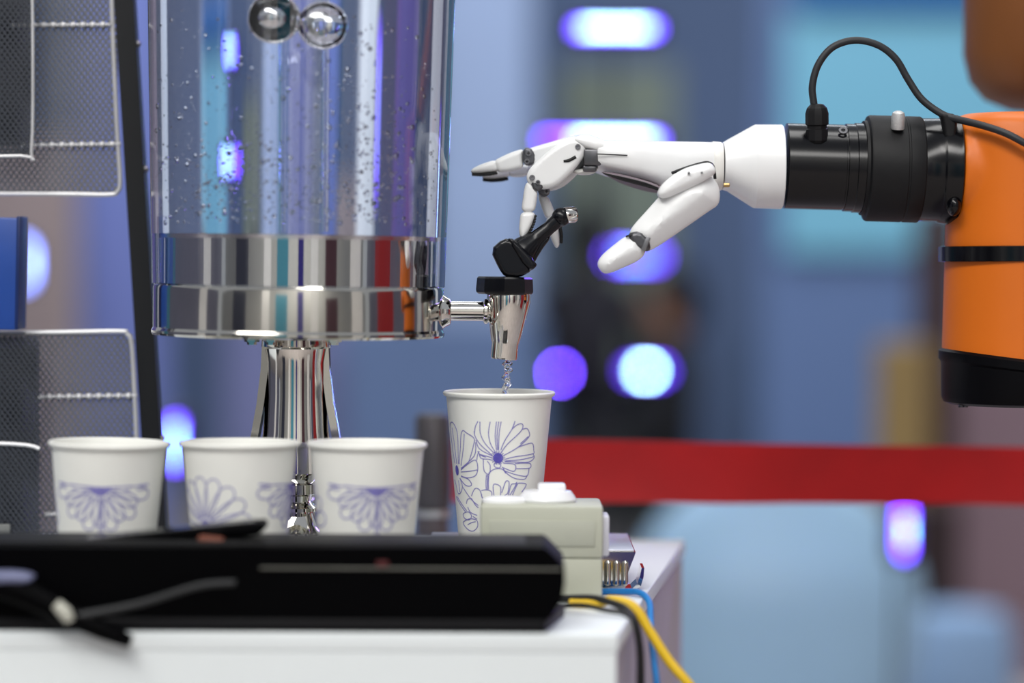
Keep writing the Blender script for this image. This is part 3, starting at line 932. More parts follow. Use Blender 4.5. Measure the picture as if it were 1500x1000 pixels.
# the fan flower further round the wall
fa = math.radians(-118)
zf = .058
for k in range(8):
    t = math.radians(8 + k * 22)
    ln = .032
    d = (math.cos(t), math.sin(t))
    nn = (-d[1], d[0])
    pts = []
    for (f, s) in ((.15, .4), (.5, 1), (.85, 1.2), (1.0, .5), (1.0, -.5), (.85, -1.2), (.5, -1), (.15, -.4)):
        u = d[0] * ln * f + nn[0] * .0042 * s
        v = d[1] * ln * f + nn[1] * .0042 * s
        pts.append((fa + u / rcup(zf), zf + v))
    ribbon(pr, pts, .0010, c1o)
pr.build('flower_print', INK_F, base, smooth=False, label='faint blue flower outlines')
pd = MB()
blob(pd, 0, zc + .001, .0075, .0062, c1o, half=True)
pd.build('flower_centre', INK, base, smooth=False)
pd = MB()
blob(pd, fa, zf - .002, .0045, .006, c1o)
pd.build('flower_centre', INK, base, smooth=False)
base.rotation_euler = (0, math.radians(1.2), math.radians(0))
for pxx, dy, rz, lb in ((351, .0, 82, 'white paper cup with fan flower, middle of the three standing in a row'), (536, .0, 14, 'white paper cup with faint flower, rightmost of the three standing in a row')):
    c = copy_tree(base)
    c.location = (at(pxx, 700, CY + dy).x, CY + dy, .0005)
    c.rotation_euler = (0, math.radians(.4), math.radians(rz))
    c['label'] = lb

# ================================================================== ROBOT HAND
HY = .035
wr = at(1105, 243, HY)
hand = thing('robot_hand', wr, 'white robot hand with jointed fingers pressing the black tap lever', 'robot hand')


def sect(xp, yt, yb_, w, Yc, e=3.2, n=36, Yp=0.0):
    """superellipse section of the hand at photo column xp (top yt, bottom yb_), half width w in depth"""
    a_, b_ = at(xp, yt, Yp), at(xp, yb_, Yp)
    cz, hz = (a_.z + b_.z) / 2, (a_.z - b_.z) / 2
    out = []
    for k in range(n):
        t = 2 * PI * k / n
        c, s = math.cos(t), math.sin(t)
        out.append(Vector((a_.x, Yc + w * math.copysign(abs(c) ** (2 / e), c), cz + hz * math.copysign(abs(s) ** (2 / e), s))))
    return out


palm = MB()
palm.ringloft([sect(874, 204, 227, .040, .036, 3), sect(876, 202.5, 250, .042, .036), sect(890, 202.5, 255, .043, .036), sect(905, 202.5, 258, .043, .036), sect(940, 203, 266, .041, .037), sect(970, 204, 276, .037, .037), sect(1000, 204.5, 284, .034, .036), sect(1030, 205, 285, .031, .035), sect(1048, 205.5, 281, .029, .035)])
palm_o = palm.build('palm', WHITE_PL, hand, angle=50)
MB().ringloft([sect(1047.5, 205, 279, .0295, .035, 2.8), sect(1049, 204.2, 279, .030, .035, 2.8), sect(1060, 205, 278, .0302, .035, 2.8), sect(1062, 206, 277, .0296, .035, 2.8)]).build('wrist_ring', WARM_PL, hand)
# wrist cuff, faceted
cuff = []
for xp, yt, yb_, w in ((1062, 207, 276, .029), (1063, 206, 277, .0295), (1070, 202, 279, .0300), (1106, 182, 302, .0325), (1110, 180, 304, .0330), (1149, 180, 305.5, .0330), (1150.5, 181, 304.5, .0326)):
    cuff.append(sect(xp, yt, yb_, w, HY, 2.15, 48, .012))
MB().ringloft(cuff).build('wrist_cuff', WHITE_PL, hand, angle=12)
MB().lathe([(.0016, 0), (.0016, .004), (.001, .0045)], 12, at(1060, 271, .0), (1, 0, 0)).build('set_screw', mat('brass_screw', (190, 160, 110), .3, .9), hand)
# knuckle shell over the finger roots
MB().ringloft([sect(838, 203, 206, .036, .036, 2.4), sect(843, 198, 212, .040, .036, 2.6), sect(850, 195, 218, .0415, .036, 2.8), sect(862, 194.5, 224, .042, .036), sect(873, 198, 227, .042, .036), sect(884, 202, 226, .041, .036)]).build('knuckle_shell', WHITE_PL, palm_o, angle=50)
# seam under the cover plate and facet strip on the near side
MB().tube([at(874, 225.5, -.0085), at(895, 226.3, -.0085), at(919, 227.5, -.007)], .00045, 8, 3).build('seam', BLACK_RUB, palm_o)
# dark knuckle mechanism
MB().box(at(866, 233, .03), (.013, .07, .012), bev=.0015).build('knuckle_block', DARK_MET, palm_o)
MB().box(at(862, 249, .03), (.010, .066, .005), bev=.0015).build('knuckle_link', DARK_MET, palm_o)
MB().puff([(838, 250), (858, 246), (873, 243), (876, 250), (866, 256), (845, 256)], .012, .02, .003).build('lower_knuckle_cover', WARM_PL, palm_o)
# ribbed palm pad
for k in range(5):
    y_ = -.004 + k * .013
    o = 1.2 * k
    MB().puff([(880 + o * 2, 251 + o), (905 + o, 254 + o), (945 + o, 264 + o), (968, 273 + o), (966, 279 + o), (940, 274 + o), (905 + o, 264 + o), (886 + o * 2, 256 + o)], y_, .0105, .002, 1).build('palm_pad_rib', mat('palm_pad', (112, 100, 108), .6), palm_o)

for k in range(3):
    MB().tube([at(884 + 6 * k, 254 + 2.2 * k, -.0094), at(915, 260.5 + 2 * k, -.0094), at(945, 268 + 2.2 * k, -.0094), at(964, 275.5 + 1.4 * k, -.0094)], .0005, 6, 4).build('pad_groove', BLACK_RUB, palm_o)


def bolt(xp, yp, Y, rpx, parent, cross=False, m=BOLT_MET):
    c = at(xp, yp, Y)
    r = rpx * mpp(Y)
    mb = MB().lathe([(r * .62, .002), (r, .0018), (r, -.0006), (r * .86, -.0014), (r * .5, -.0014), (r * .42, -.0008), (r * .01, -.0008)], 20, c, (0, 1, 0))
    o = mb.build('bolt', m, parent)
    if cross:
        k = MB()
        k.box(c + Vector((0, -.0015, 0)), (r * 1.1, .0006, r * .2))
        k.box(c + Vector((0, -.0015, 0)), (r * .2, .0006, r * 1.1))
        k.build('bolt_slot', BLACK_RUB, parent, smooth=False)
    return o


def pad(path, Y, w, parent, rib_side, nrib=9):
    """black ribbed grip pad along a pixel path; rib_side = pixel offset of the ribs"""
    mb = MB()
    P = [at(x, y, Y) for x, y in path]
    off = Vector((rib_side[0], 0, -rib_side[1])) * mpp(Y)
    tot = [0]
    for i in range(len(P) - 1):
        tot.append(tot[-1] + (P[i + 1] - P[i]).length)
    ups = path + [(x + rib_side[0] * 1.6, y + rib_side[1] * 1.6) for x, y in reversed(path)]
    mb.puff(ups, Y, w, .0012, 1)
    for k in range(nrib):
        s = tot[-1] * (k + .5) / nrib
        i = max(j for j in range(len(tot) - 1) if tot[j] <= s)
        c = P[i].lerp(P[i + 1], (s - tot[i]) / (tot[i + 1] - tot[i])) + off * 1.6
        mb.lathe([(.0002, -w / 2), (.0011, -w / 2 + .0005), (.0011, w / 2 - .0005), (.0002, w / 2)], 8, c, (0, 1, 0))
    return mb.build('grip_pad', BLACK_RUB, parent)


# --- finger A: nearest, bent down onto the lever
YA = .004
fA = MB().puff([(844, 201), (856, 208), (859, 222), (852, 236), (832, 259), (812, 275), (795, 278), (780, 274), (771, 265), (772, 252), (784, 238), (806, 219), (826, 206)], YA, .0165, .0035, 2, facet=.5).build('finger', WHITE_PL, hand)
bolt(846.5, 215, YA - .0083, 4.2, fA)
bolt(779.5, 260, YA - .0083, 4.2, fA)
MB().tube([at(825.5, 236, YA - .0083), at(833, 235, YA - .0083), at(839, 232, YA - .0083), at(843.5, 229.5, YA - .0083)], [.0009, .0012, .0012, .0012], 10, 3).build('slot', BLACK_RUB, fA)
MB().puff([(776, 266), (786, 264), (796, 266), (797, 274), (790, 280), (782, 280)], YA - .002, .012, .002, 1).build('joint_link', DARK_MET, fA)
bolt(788, 267, YA - .0085, 3.6, fA, True)
MB().puff([(772, 266), (781, 270), (788, 280), (786, 296), (783, 311), (763, 311), (766, 290), (768, 275)], YA, .0125, .0035, 2).build('finger_middle', WHITE_PL, fA)
MB().puff([(763, 310), (784, 310), (783, 321), (775, 338), (768, 350), (763, 350), (760, 340), (761, 324)], YA, .0120, .0035, 2).build('fingertip', WHITE_PL, fA)
pad([(782, 314), (780, 325), (775, 337), (769, 348)], YA, .009, fA, (1.6, .4))
# --- finger B: behind, bent further back
YB = .026
fB = MB().puff([(850, 205), (862, 213), (864, 228), (857, 242), (838, 264), (820, 277), (800, 281), (786, 278), (778, 269), (780, 256), (792, 241), (814, 223), (832, 210)], YB, .0165, .0035, 2).build('finger', WHITE_PL, hand)
MB().puff([(788, 273), (800, 272), (806, 278), (804, 286), (795, 289), (788, 284)], YB - .003, .014, .002, 1).build('joint_link', DARK_MET, fB)
bolt(800.5, 280, YB - .0105, 4.5, fB, True)
MB().puff([(788, 284), (797, 284), (804, 289), (811, 306), (813, 316), (800, 322), (794, 306), (789, 292)], YB, .0125, .0035, 2).build('finger_middle', WHITE_PL, fB)
MB().puff([(799, 319), (813, 313), (818, 330), (820, 350), (819, 361), (814, 364), (808, 352), (802, 334)], YB, .0115, .003, 2).build('fingertip', WHITE_PL, fB)
pad([(818, 332), (820, 344), (819.5, 356)], YB, .009, fB, (1.6, 0))
# --- finger C: stretched out to the left
YC = .046
fC = MB().puff([(846, 197), (858, 204), (858, 222), (840, 238), (808, 246), (784, 246), (770, 240), (766, 230), (768, 220), (790, 213), (815, 206)], YC, .0165, .0035, 2).build('finger', WHITE_PL, hand)
MB().puff([(766, 218), (776, 216), (784, 224), (784, 238), (778, 243), (768, 242), (765, 232)], YC - .0035, .012, .002, 1).build('joint_link', DARK_MET, fC)
bolt(774, 224.5, YC - .0098, 4.4, fC, True)
bolt(772, 236.5, YC - .0098, 4.0, fC, True)
MB().puff([(768, 217.5), (752, 222), (736, 229), (723, 236), (725, 246), (730, 253), (746, 252), (768, 247), (765, 232)], YC, .0135, .0038, 2).build('finger_middle', WHITE_PL, fC)
MB().puff([(727, 234), (712, 238), (697, 244), (690, 249), (690, 253.5), (700, 254), (730, 252), (729, 242)], YC, .0125, .0035, 2).build('fingertip', WHITE_PL, fC)
pad([(691, 252.5), (704, 253.5), (716, 252.5), (728, 250.5)], YC, .0095, fC, (.3, 1.9), 11)
# --- finger D: furthest, stretched out slightly lower
YD = .067
fD = MB().puff([(852, 205), (862, 210), (862, 232), (830, 256), (790, 262), (772, 256), (770, 244), (790, 232), (820, 216)], YD, .0155, .0035, 2).build('finger', WHITE_PL, hand)
MB().puff([(776, 240), (756, 244), (744, 248), (743, 256), (752, 260), (776, 258)], YD, .0125, .003, 2).build('finger_middle', WHITE_PL, fD)
MB().puff([(748, 246), (728, 247), (712, 252), (706, 258), (708, 262), (728, 262), (748, 259)], YD, .0115, .003, 2).build('fingertip', WHITE_PL, fD)
pad([(707, 260.5), (720, 262), (734, 261), (744, 259)], YD, .009, fD, (.2, 1.9), 11)
# --- thumb
YT = -.020
th = MB().puff([(972, 280), (1000, 258), (1036, 254), (1050, 266), (1055, 282), (1053, 300), (1040, 308), (1000, 336), (968, 358), (952, 368), (942, 366), (932, 356), (922, 345), (924, 334), (944, 312), (962, 292)], YT, .026, .013, 2, facet=.75).build('thumb', WHITE_PL, hand)
MB().puff([(978, 262), (1000, 247), (1026, 240), (1040, 238), (1048, 248), (1046, 256), (1030, 266), (1000, 280), (976, 291), (966, 290), (962, 283), (968, 272)], YT - .005, .022, .005, 2, facet=.5).build('thumb_cover', WHITE_PL, th)
MB().tube([at(984, 253.5, -.008), at(1004, 246, -.0105), at(1024, 240, -.0105), at(1037, 238, -.0105), at(1045, 244, -.0105), at(1047.5, 262, -.0105)], .0011, 8, 4).build('thumb_gap', BLACK_RUB, th)
bolt(1009, 253.5, YT - .0162, 2.0, th, m=BOLT_MET)
bolt(1028, 253, YT - .0162, 1.6, th, m=BOLT_MET)
MB().puff([(918, 342), (937, 338), (950, 350), (953, 366), (944, 369), (926, 360)], YT - .001, .019, .003, 1).build('thumb_joint', DARK_MET, th)
tipo = MB().puff([(917, 345), (936, 343), (940, 352), (947, 368), (938, 381), (916, 391), (894, 400), (884, 401), (876, 392), (875, 383), (884, 371), (900, 358)], YT - .001, .0225, .0085, 2, facet=.6).build('thumb_tip', WHITE_PL, th)
MB().box(at(946, 357, YT - .0112), (.0034, .0016, .0105), rot=Matrix.Rotation(math.radians(22), 3, 'Y'), bev=.0004).build('joint_slot', BOLT_MET, th)
MB().tube([at(917, 346.5, YT - .0085), at(922, 344.5, YT - .0095), at(927, 344, YT - .0095)], .0009, 8, 3).build('joint_gap', BLACK_RUB, th)

# ================================================================== ROBOT ARM
arm = thing('industrial_robot', (.62, .3, FZ), 'orange and black robot arm reaching in from the right', 'robot arm')
W0, W1 = at(1150, 243, HY), at(1400, 250, HY)
axd = (W1 - W0).normalized()
sc_ = mpp(HY)
f = lambda x_: (x_ - 1150) * sc_


def alathe(name, prof, m, parent=arm, segs=72, **k):
    return MB().lathe([(r * sc_, f(x_)) for x_, r in prof], segs, W0, axd).build(name, m, parent, **k)


fl = alathe('tool_flange', [(1150, 60), (1150.5, 62.5), (1233, 62.5), (1233.5, 61.5), (1236, 61.5), (1236.5, 64), (1249, 64), (1250, 65.5), (1272, 65.5)], BLACK_GL)
ring = alathe('clamp_ring', [(1266, 70), (1268, 76), (1271, 77.5), (1320, 77.5), (1321, 76.6), (1323, 76.6), (1324, 77.5), (1344, 77.5), (1346, 76), (1346.5, 74)], BLACK_MT)
alathe('ring_groove', [(1262, 66), (1262, 69), (1267, 70), (1270, 70)], BLACK_MT, ring)
alathe('joint_collar', [(1344, 73), (1346, 75), (1372, 75.5), (1374, 77), (1376, 78), (1394, 80), (1398, 81), (1400, 79)], BLACK_GL)
kn = MB().lathe([(.0046, 0), (.0050, .0008), (.0050, .0095), (.0042, .0122), (.0022, .0134), (.0005, .0136)], 24, at(1315, 189, HY - .030), (0, -.25, 1)).build('locking_pin', mat('pin_aluminium', (205, 205, 205), .45, .6, bump=.3, scale=900), ring)
for (xx, yy, yo) in ((1235, 192, -.0215), (1232, 283, -.0225)):
    MB().lathe([(.0016, .0004), (.0033, 0), (.0033, .0012), (.0016, .0012)], 20, at(xx, yy, HY + yo), (0, -1, .8 if yy < 240 else -.7), close=True, cap=False).build('screw_hole', DARK_MET, fl)
# cable gland and cable
cab = thing('arm_cable', at(1196, 200, HY - .025), 'black cable arching from the wrist flange over the robot arm', 'cable')
GY = HY - .022
MB().lathe([(.0066, -.004), (.0080, -.002), (.0080, .006), (.0072, .0065), (.0072, .0085), (.0086, .0095), (.0086, .0175), (.0074, .0215), (.0050, .024), (.0032, .0245)], 10, at(1197, 201, GY), (-.03, -.1, 1)).build('cable_gland', BLACK_MT, cab, angle=25)
cpts = [(1196, 172, GY), (1192, 150, GY), (1190, 125, GY), (1199, 94, GY), (1220, 69, GY), (1252, 59, GY), (1286, 66, GY), (1312, 86, GY), (1330, 116, GY), (1350, 145, GY - .002), (1378, 166, GY - .006), (1400, 174, GY - .010), (1440, 184, GY - .026), (1475, 196, GY - .036), (1510, 214, GY - .040), (1560, 236, GY - .034), (1605, 262, GY - .015), (1660, 280, GY + .02)]
MB().tube([at(*q) for q in cpts], 5.3 * mpp(GY), 14, 6).build('cable', mat('cable_black', (32, 34, 38), .5), cab)
MB().puff([(1374, 164), (1402, 168), (1401, 182), (1399, 205), (1382, 206), (1380, 180)], GY - .004, .012, .003, 1).build('cable_tie', BLACK_MT, cab)
MB().sphere(at(1397, 301, HY - .030), .0078, 20, 14, (.7, 1, 1)).build('stop_knob', BLACK_GL, arm)
# orange wrist joint
VX = at(1490, 300, HY).x
VR = 104 * sc_
zTop, zCap = at(1490, 167, HY).z, at(1490, 520, HY).z
ob = MB()
ob.lathe([(.0395, 0), (.0405, .001), (.0415, .02), (.043, .06), (.043, .11)], 64, W0 + axd * f(1398), axd)
zst = at(1490, 355, HY).z
ob.lathe([(VR * 1.03, zCap - .01), (VR * 1.0, zst), (VR * .975, zTop - .02), (VR * .9, zTop - .006), (VR * .75, zTop), (.001, zTop)], 72, (VX, HY, 0))
wj = ob.build('wrist_joint', ORANGE, arm)
rm = wj.modifiers.new('blend', 'REMESH')
rm.mode = 'VOXEL'
rm.voxel_size = .0022
rm.use_smooth_shade = True
sm = wj.modifiers.new('soft', 'SMOOTH')
sm.factor = .6
sm.iterations = 10
z0, z1 = at(1490, 383, HY - VR).z, at(1490, 359, HY - VR).z
MB().lathe([(VR * .98, z0), (VR * 1.03, z0 + .0005), (VR * 1.03, z1 - .0005), (VR * .98, z1)], 72, (VX, HY, 0), (-.012, 0, 1)).build('joint_band', BLACK_GL, wj)
zc0 = at(1490, 598, HY - VR).z
zc1 = at(1440, 520, HY - VR).z
cp = MB()
rings = []
for (r, z, tl) in ((.90, zc0, 0), (1.0, zc0 + .002, 0), (1.03, zc0 + .006, 0), (1.04, zc1 - .008, .10), (1.075, zc1 - .006, .12), (1.075, zc1, .12), (1.03, zc1 + .002, .12)):
    rings.append([Vector((VX + VR * r * math.cos(a_), HY + VR * r * math.sin(a_), z - tl * VR * r * math.cos(a_) - tl * .045)) for a_ in [2 * PI * k / 72 for k in range(72)]])
MB().ringloft(rings).build('joint_cap', mat('cap_black', (3, 3, 6), .45, scale=120, spec=.12), arm)
for xx in (1398, 1404):
    MB().lathe([(.0022, 0), (.0022, .003)], 10, at(xx + 10, 594, HY - .02) + Vector((0, 0, -.0012)), (0, 0, 1)).build('cap_screw', DARK_MET, arm)
# rest of the arm, beyond the frame on the right, down to its base on the floor
e1 = Vector((VX + .16, HY, (zTop + zCap) / 2 + .03))
MB().tube([(VX + .03, HY, e1.z), e1], .042, 40, 1).build('wrist_link', BLACK_GL, arm)
MB().lathe([(.045, -.07), (.052, -.06), (.052, .06), (.045, .07)], 48, e1, (0, 1, .0)).build('second_joint', ORANGE, arm)
e2 = Vector((VX + .17, .36, e1.z + .22))
MB().tube([e1 + Vector((0, .05, .02)), e2], .04, 40, 1).build('forearm', ORANGE, arm)
bl = at(1412, 100, .30)
ER = .072
ec = Vector((bl.x + ER, .30, at(1440, 166, .30).z))
MB().lathe([(.001, 0), (ER * .45, .003), (ER * .75, .012), (ER * .92, .027), (ER, .05), (ER * 1.0, .14), (ER * .96, .2), (ER * .8, .22), (.001, .22)], 56, ec).build('elbow_joint', ORANGE_SHADED, arm)
MB().tube([ec + Vector((.02, .0, .14)), Vector((VX + .17, .36, ec.z + .14))], .05, 36, 1).build('elbow_link', ORANGE_SHADED, arm)
s1 = Vector((VX + .30, .52, ec.z + .14))
MB().tube([Vector((VX + .14, .36, ec.z + .14)), s1], .055, 40, 1).build('elbow_axle', BLACK_GL, arm)
MB().tube([s1, Vector((s1.x, .52, FZ + .28))], .06, 40, 1).build('upper_arm', ORANGE, arm)
MB().lathe([(.14, 0), (.14, .03), (.10, .05), (.095, .3), (.08, .34)], 48, (s1.x, .52, FZ)).build('base', BLACK_GL, arm)

# ================================================================== GREY BOX
gy0, gy1 = -.098, -.035
g0, g1 = at(704, 740, gy0), at(884, 740, gy0)
gz = at(800, 741, gy0).z
gb = thing('junction_box', ((g0.x + g1.x) / 2, (gy0 + gy1) / 2, 0), 'beige grey plastic junction box in front of the filled cup', 'box')
gcx = (g0.x + g1.x) / 2
gcy = (gy0 + gy1) / 2
zsplit = gz * .46
MB().box((gcx, gcy, zsplit / 2 + .001), (g1.x - g0.x - .001, gy1 - gy0 - .001, zsplit - .002), bev=.002).build('box_body', BOX_GR, gb)
MB().box((gcx, gcy, (zsplit + gz) / 2), (g1.x - g0.x, gy1 - gy0, gz - zsplit), bev=.0025).build('box_lid', BOX_GR, gb)
MB().box((gcx, gy0 - .0005, gz * .72), ((g1.x - g0.x) * .86, .0012, gz * .26), bev=.0003).build('label_recess', mat('box_label', (174, 176, 162), .5, var=.02), gb)
pc = at(802, 732, gcy)
btn = MB().lathe([(.0195, 0), (.0205, .002), (.019, .005), (.0165, .008), (.001, .009)], 36, (pc.x, gcy, gz), squash=.9).build('push_button', mat('button_white', (232, 233, 236), .25, coat=.3), gb)
MB().box((pc.x + .003, gcy + .004, gz + .0095), (.020, .018, .007), bev=.002).build('button_cap', mat('button_white', (0, 0, 0)), btn)
pc2 = at(740, 738, gcy)
MB().lathe([(.0165, 0), (.0165, .002), (.012, .004), (.001, .0045)], 30, (pc2.x, gcy - .004, gz), squash=.7).build('knock_out_plug', mat('button_white', (0, 0, 0)), gb)
MB().box((g1.x + .002, gcy + .004, gz * .66), (.006, .03, gz * .42), bev=.0015).build('side_bracket', mat('bracket_pale', (214, 214, 224), .35), gb)
for sx in (-1, 1):
    for sy in (-1, 1):
        MB().lathe([(.004, 0), (.004, .0015)], 12, (gcx + sx * .035, gcy + sy * .022, 0)).build('rubber_foot', BLACK_RUB, gb)

# ================================================================== BLACK CASE IN FRONT
case = thing('black_case', (-.15, -.2, 0), 'long black case with slanted end lying along the front edge', 'case')
cf, cbk = -.243, -.165
cx0 = -.62


def X(px_, Y):
    return at(px_, 850, Y).x


def Z(py_, Y):
    return at(400, py_, Y).z


zb0, zb1, zb2 = 0, Z(905, cf), Z(832, cf)
# base slab
MB().addbm(hpoly([(cx0, cf), (X(800, cf), cf), (X(828, cbk), cbk), (cx0, cbk)], 0.0, zb1 - .0005, .0015)).build('base_slab', CASE_LO, case)
sec = []
ztop = Z(792, cf + .03)
rings = []
for (xp, ztp, zlo) in ((None, ztop - .004, zb1), (795, ztop, zb1), (812, ztop - .008, zb1), (827, zb2 + .002, zb1 + .002), (828, zb2 - .016, zb1 + .006), (812, zb1 + .010, zb1)):
    pass
body = [(cx0, zb1), (X(806, cf), zb1), (X(824, cf), zb1 + .012), (X(828, cf), zb2 - .008), (X(827, cf), zb2 + .002), (X(803, cf), ztop - .0015), (X(797, cf), ztop), (cx0, ztop - .003)]
MB().prism(body, cf + .002, cbk).build('case_body', CASE_BK, case, angle=25)
MB().box(((X(380, cf) + X(822, cf)) / 2, cf + .0015, zb2), (X(822, cf) - X(380, cf), .0022, .0016), bev=.0006).build('highlight_strip', mat('highlight_grey', (96, 96, 90), .4, .4), case)  # pale strip standing in for the thin highlight along the case front
MB().box((X(560, cf), cf + .001, zb2 + .003), (.008, .003, .004), bev=.001).build('red_mark', mat('dull_red', (70, 8, 12), .6), case)
lidb = MB().box(((cx0 + X(770, cf)) / 2, (cf + cbk) / 2 + .004, ztop - .001), (X(770, cf) - cx0, cbk - cf - .02, .003), bev=.001).build('top_plate', mat('case_top', (18, 18, 20), .5, spec=.2), case)
# tablet lying on the case
ty = -.2
tl = thing('tablet', at(200, 790, ty), 'thin black tablet lying tilted on top of the black case', 'tablet')
tp = [(15, 800), (60, 795), (382, 761), (391, 765), (388, 776), (376, 783), (300, 790), (60, 808), (15, 810)]
MB().puff(tp, ty, .026, .0015, 1).build('tablet_body', CASE_BK, tl)
MB().puff([(20, 798.5), (60, 793.5), (372, 760.5), (374, 763), (60, 796), (20, 800.5)], ty, .022, .0006, 1).build('tablet_glass', BLACK_GL, tl)
# things wedged under the tablet
p = at(310, 790, ty - .012)
tag(MB().box(p, (.017, .014, .005), rot=Matrix.Rotation(math.radians(6), 3, 'Y'), bev=.002).build('copper_plug', mat('copper_tone', (112, 62, 46), .6), org=p), 'small copper coloured plug wedged under the tablet', 'plug')
p = at(225, 797, ty - .012)
tag(MB().box(p, (.026, .014, .004), rot=Matrix.Rotation(math.radians(5), 3, 'Y'), bev=.002).build('grey_adapter', mat('grey_adapter_m', (92, 92, 96), .5), org=p), 'small grey adapter under the middle of the tablet', 'adapter')
# cables and connectors at the left end of the case
cy = cf - .012
cb1 = thing('plug_cable', at(60, 880, cy), 'black cable bundle with pale connector hanging over the case at left', 'cable')
MB().tube([at(-40, 850, cy), at(20, 862, cy), at(60, 880, cy), at(100, 900, cy), at(150, 922, cy), at(192, 940, cy)], [.008, .009, .008, .007, .0065, .004], 14, 4).build('cable', CASE_BK, cb1)
MB().tube([at(82, 884, cy - .008), at(96, 898, cy - .008), at(102, 910, cy - .008)], [.0035, .0045, .003], 12, 3).build('connector', mat('pale_connector', (180, 180, 168), .4), cb1)
MB().tube([at(100, 905, cy - .004), at(200, 885, cy), at(290, 858, cy), at(345, 853, cy)], [.003, .0022, .0022, .002], 10, 4).build('branch_cable', mat('cable_dull', (26, 28, 30), .55), cb1)
p = at(20, 843, cy)
tag(MB().puff([(-40, 838), (20, 835), (52, 842), (46, 852), (10, 852), (-40, 856)], cy, .02, .003, 2).build('grey_strap', mat('strap_grey', (104, 108, 138), .5), org=p), 'grey blue strap end lying over the left end of the case', 'strap')
p = at(4, 802, -.17)
tag(MB().sphere(p, .006, 16, 12, (1, .8, .8)).build('blue_indicator', mat('pale_blue_plastic', (120, 160, 220), .4), org=p), 'small pale blue plastic cap at the left picture edge', 'cap')

# cables over the right edge of the plinth
EX = lambda Y_: FRX + (Y_ - FY) / (BKY - FY) * (BKX - FRX)


def edge_cable(name, pts, r, m, label):
    o = MB().tube([at(*q) for q in pts], r, 12, 6)
    p = at(*pts[0])
    tag(o.build(name, m, org=p), label, 'cable')


edge_cable('yellow_cable', [(835, 884, -.12), (868, 884, -.125), (900, 879, -.13), (930, 890, -.135), (954, 928, -.14), (980, 968, -.145), (1012, 1006, -.15), (1050, 1060, -.15)], .0034, mat('yellow_sheath', (214, 176, 20), .45), 'yellow cable bending over the right edge of the plinth')
edge_cable('black_cable', [(790, 878, -.10), (830, 876, -.115), (870, 876, -.125), (900, 884, -.14), (918, 893, -.149), (930, 910, -.154), (937, 945, -.158), (939, 985, -.158), (939, 1060, -.158)], .0025, BLACK_RUB, 'thick black cable lying beside the yellow one')
edge_cable('thin_black_cable', [(800, 890, -.13), (850, 886, -.15), (890, 894, -.165), (916, 899, -.171), (930, 914, -.175), (936, 958, -.176), (936, 1000, -.175), (936, 1060, -.175)], .0018, BLACK_RUB, 'thin black cable nearest the front corner of the plinth')
edge_cable('blue_cable', [(880, 866, -.05), (915, 866, -.055), (938, 868, -.065), (951, 882, -.078), (953, 908, -.095), (955, 940, -.115), (959, 975, -.132), (962, 1005, -.14), (962, 1060, -.14)], .0023, mat('blue_sheath', (30, 120, 190), .45), 'blue cable hanging down the side of the plinth')

# ================================================================== WIRE MESH RACK
RY = .115
rk = thing('mesh_rack', (at(150, 800, RY).x, RY, 0), 'grey wire mesh rack with black leaning post left of the tank', 'rack')
pA, pB = at(180, -60, RY), at(233, 800, RY)
pB = pA + (pB - pA) * (pA.z / (pA.z - pB.z))
dirp = (pB - pA).normalized()
wv = Vector((.0075, 0, 0))
dv = Vector((0, .008, 0))
MB().ringloft([[pA - wv - dv, pA + wv - dv, pA + wv + dv, pA - wv + dv], [pB - wv - dv, pB + wv - dv, pB + wv + dv, pB - wv + dv]]).build('post', mat('rack_black', (11, 11, 15), .4), rk, smooth=False)
for yy in (60, 237, 620):
    t = (yy + 60) / 860
    q = pA.lerp(pB, t)
    MB().lathe([(.0028, 0), (.0028, .002), (.001, .003)], 12, q + Vector((.0074, -.003, 0)), (1, 0, 0)).build('post_screw', BOLT_MET, rk)
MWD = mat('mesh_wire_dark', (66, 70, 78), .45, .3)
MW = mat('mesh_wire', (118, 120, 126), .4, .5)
MWW = mat('mesh_edge_wire', (206, 206, 208), .4, .3)


def mesh_panel(x0, x1t, x1b, y0, y1, Y, pitch, rad, name='mesh_panel', m=MW):
    """diamond mesh between pixel columns x0 and x1 and rows y0..y1"""
    mb = MB()
    a0, b0 = at(x0, y0, Y), at(x1b, y1, Y)
    wX, hZ = b0.x - a0.x, a0.z - b0.z
    for sg in (1, -1):
        k = -hZ * .75
        while k < wX + hZ * .75:
            # line X = k + sg * .62 * s, Z = s
            pts = []
            for s in (0, hZ):
                pts.append((k + sg * .75 * (s - hZ / 2), s))
            (xA, zA), (xB, zB) = pts
            # clip to width
            t0, t1 = 0.0, 1.0
            dx = xB - xA
            for lim, side in ((0, 1), (wX, -1)):
                va = (xA - lim) * side
                vb = (xB - lim) * side
                if va < 0 and vb < 0:
                    t1 = -1
                elif va < 0:
                    t0 = max(t0, va / (va - vb))
                elif vb < 0:
                    t1 = min(t1, va / (va - vb))
            if t1 > t0:
                q0 = Vector((a0.x + xA + dx * t0, Y + sg * rad * .7, b0.z + zA + (zB - zA) * t0))
                q1 = Vector((a0.x + xA + dx * t1, Y + sg * rad * .7, b0.z + zA + (zB - zA) * t1))
                if (q1 - q0).length > .001:
                    mb.tube([q0, q1], rad, 4, 1)
            k += pitch
    return mb.build(name, m, rk, kind='stuff', smooth=False)


mesh_panel(-160, 172, 172, -60, 284, RY - .006, .0046, .0011)
mesh_panel(-160, 196, 196, 488, 800, RY - .010, .0046, .0011)
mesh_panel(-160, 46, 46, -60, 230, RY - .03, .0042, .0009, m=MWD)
mesh_panel(-160, 58, 58, 492, 800, RY - .034, .0042, .0009, m=MWD)


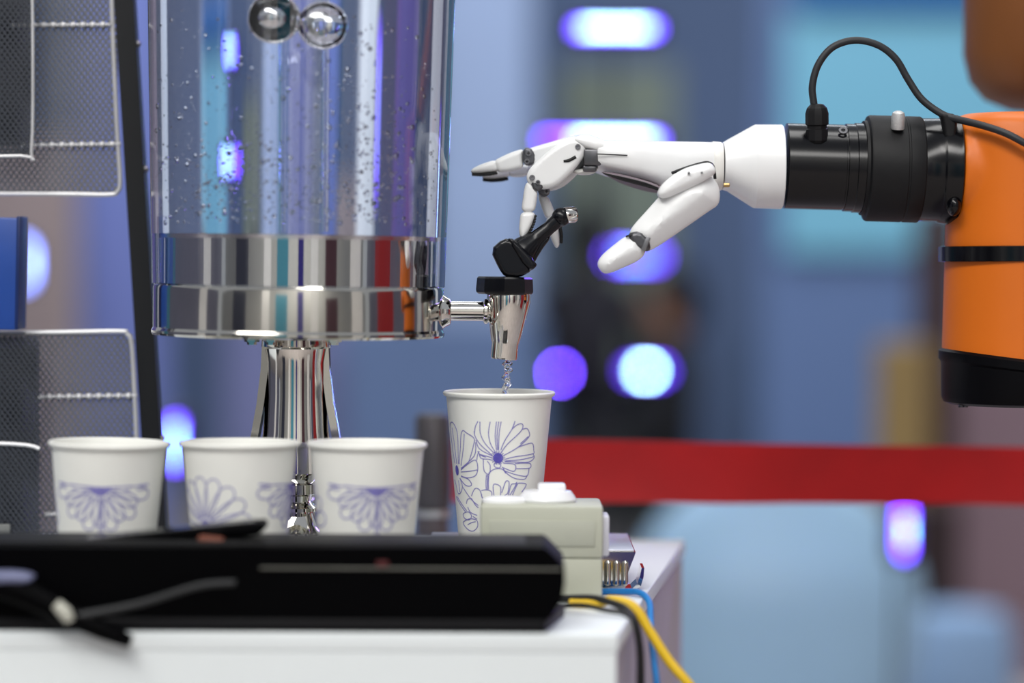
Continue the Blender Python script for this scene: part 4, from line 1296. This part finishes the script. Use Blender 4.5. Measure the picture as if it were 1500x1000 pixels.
def rod(pts, Y, r, beads=False, m=MWW, name='edge_wire'):
    P = [at(x, y, Y) for x, y in pts]
    if beads:
        n_ = 40
        P2 = [P[0].lerp(P[-1], i / n_) for i in range(n_ + 1)]
        MB().tube(P2, [r * (1.0 if i % 4 < 2 else .45) for i in range(n_ + 1)], 8, 2).build(name, m, rk)
    else:
        MB().tube(P, r, 8, 4).build(name, m, rk)


rod([(18, 37), (163, 36)], RY - .009, .0022, True, name='spacer_rod')
rod([(30, 213), (177, 211)], RY - .009, .0022, True, name='spacer_rod')
rod([(56, 581), (201, 579)], RY - .013, .0022, True, name='spacer_rod')
rod([(66, 753), (100, 752)], RY - .013, .0022, True, name='spacer_rod')
rod([(162, -60), (165, 40), (171, 180), (176, 262), (172, 280), (158, 285), (80, 284), (-160, 284)], RY - .008, .0017)
rod([(-160, 489), (60, 487), (172, 485), (186, 489), (193, 505), (198, 590), (202, 700), (205, 800)], RY - .012, .0018)
rod([(-160, 230), (30, 228), (46, 222), (48, 60), (46, -60)], RY - .031, .0012)
rod([(-160, 645), (20, 650), (58, 657)], RY - .036, .0016)
# dark inner trays behind the mesh
c = at(-55, 90, RY)
MB().box((c.x, RY + .004, c.z), (.104, .004, .13), bev=.001).build('tray_back', mat('tray_dark', (58, 66, 84), .5), rk)
c = at(-50, 640, RY)
MB().box((c.x, RY + .002, c.z), (.112, .004, .155), bev=.001).build('tray_back', mat('tray_dark', (0, 0, 0)), rk)
c = at(0, 776, RY)
MB().box((c.x, RY - .04, c.z), (.032, .003, .018), bev=.001).build('price_holder', mat('holder_grey', (110, 112, 110), .4), rk)
p = at(-30, 480, RY - .012)
q = at(-30, 318, RY - .012)
bf = thing('blue_folder', p, 'blue folder standing in the rack at the left picture edge', 'folder')
MB().box((at(-30, 400, RY).x, RY - .03, (p.z + q.z) / 2), (at(42, 400, RY).x - at(-102, 400, RY).x, .03, q.z - p.z), rot=Matrix.Rotation(math.radians(1.2), 3, 'Y'), bev=.0015).build('cover', mat('folder_blue', (30, 70, 150), .35), bf)
MB().box((at(42, 400, RY).x, RY - .03, (p.z + q.z) / 2), (.003, .0315, q.z - p.z + .001), rot=Matrix.Rotation(math.radians(1.2), 3, 'Y'), bev=.001).build('spine_edge', mat('folder_dark', (16, 38, 90), .35), bf)
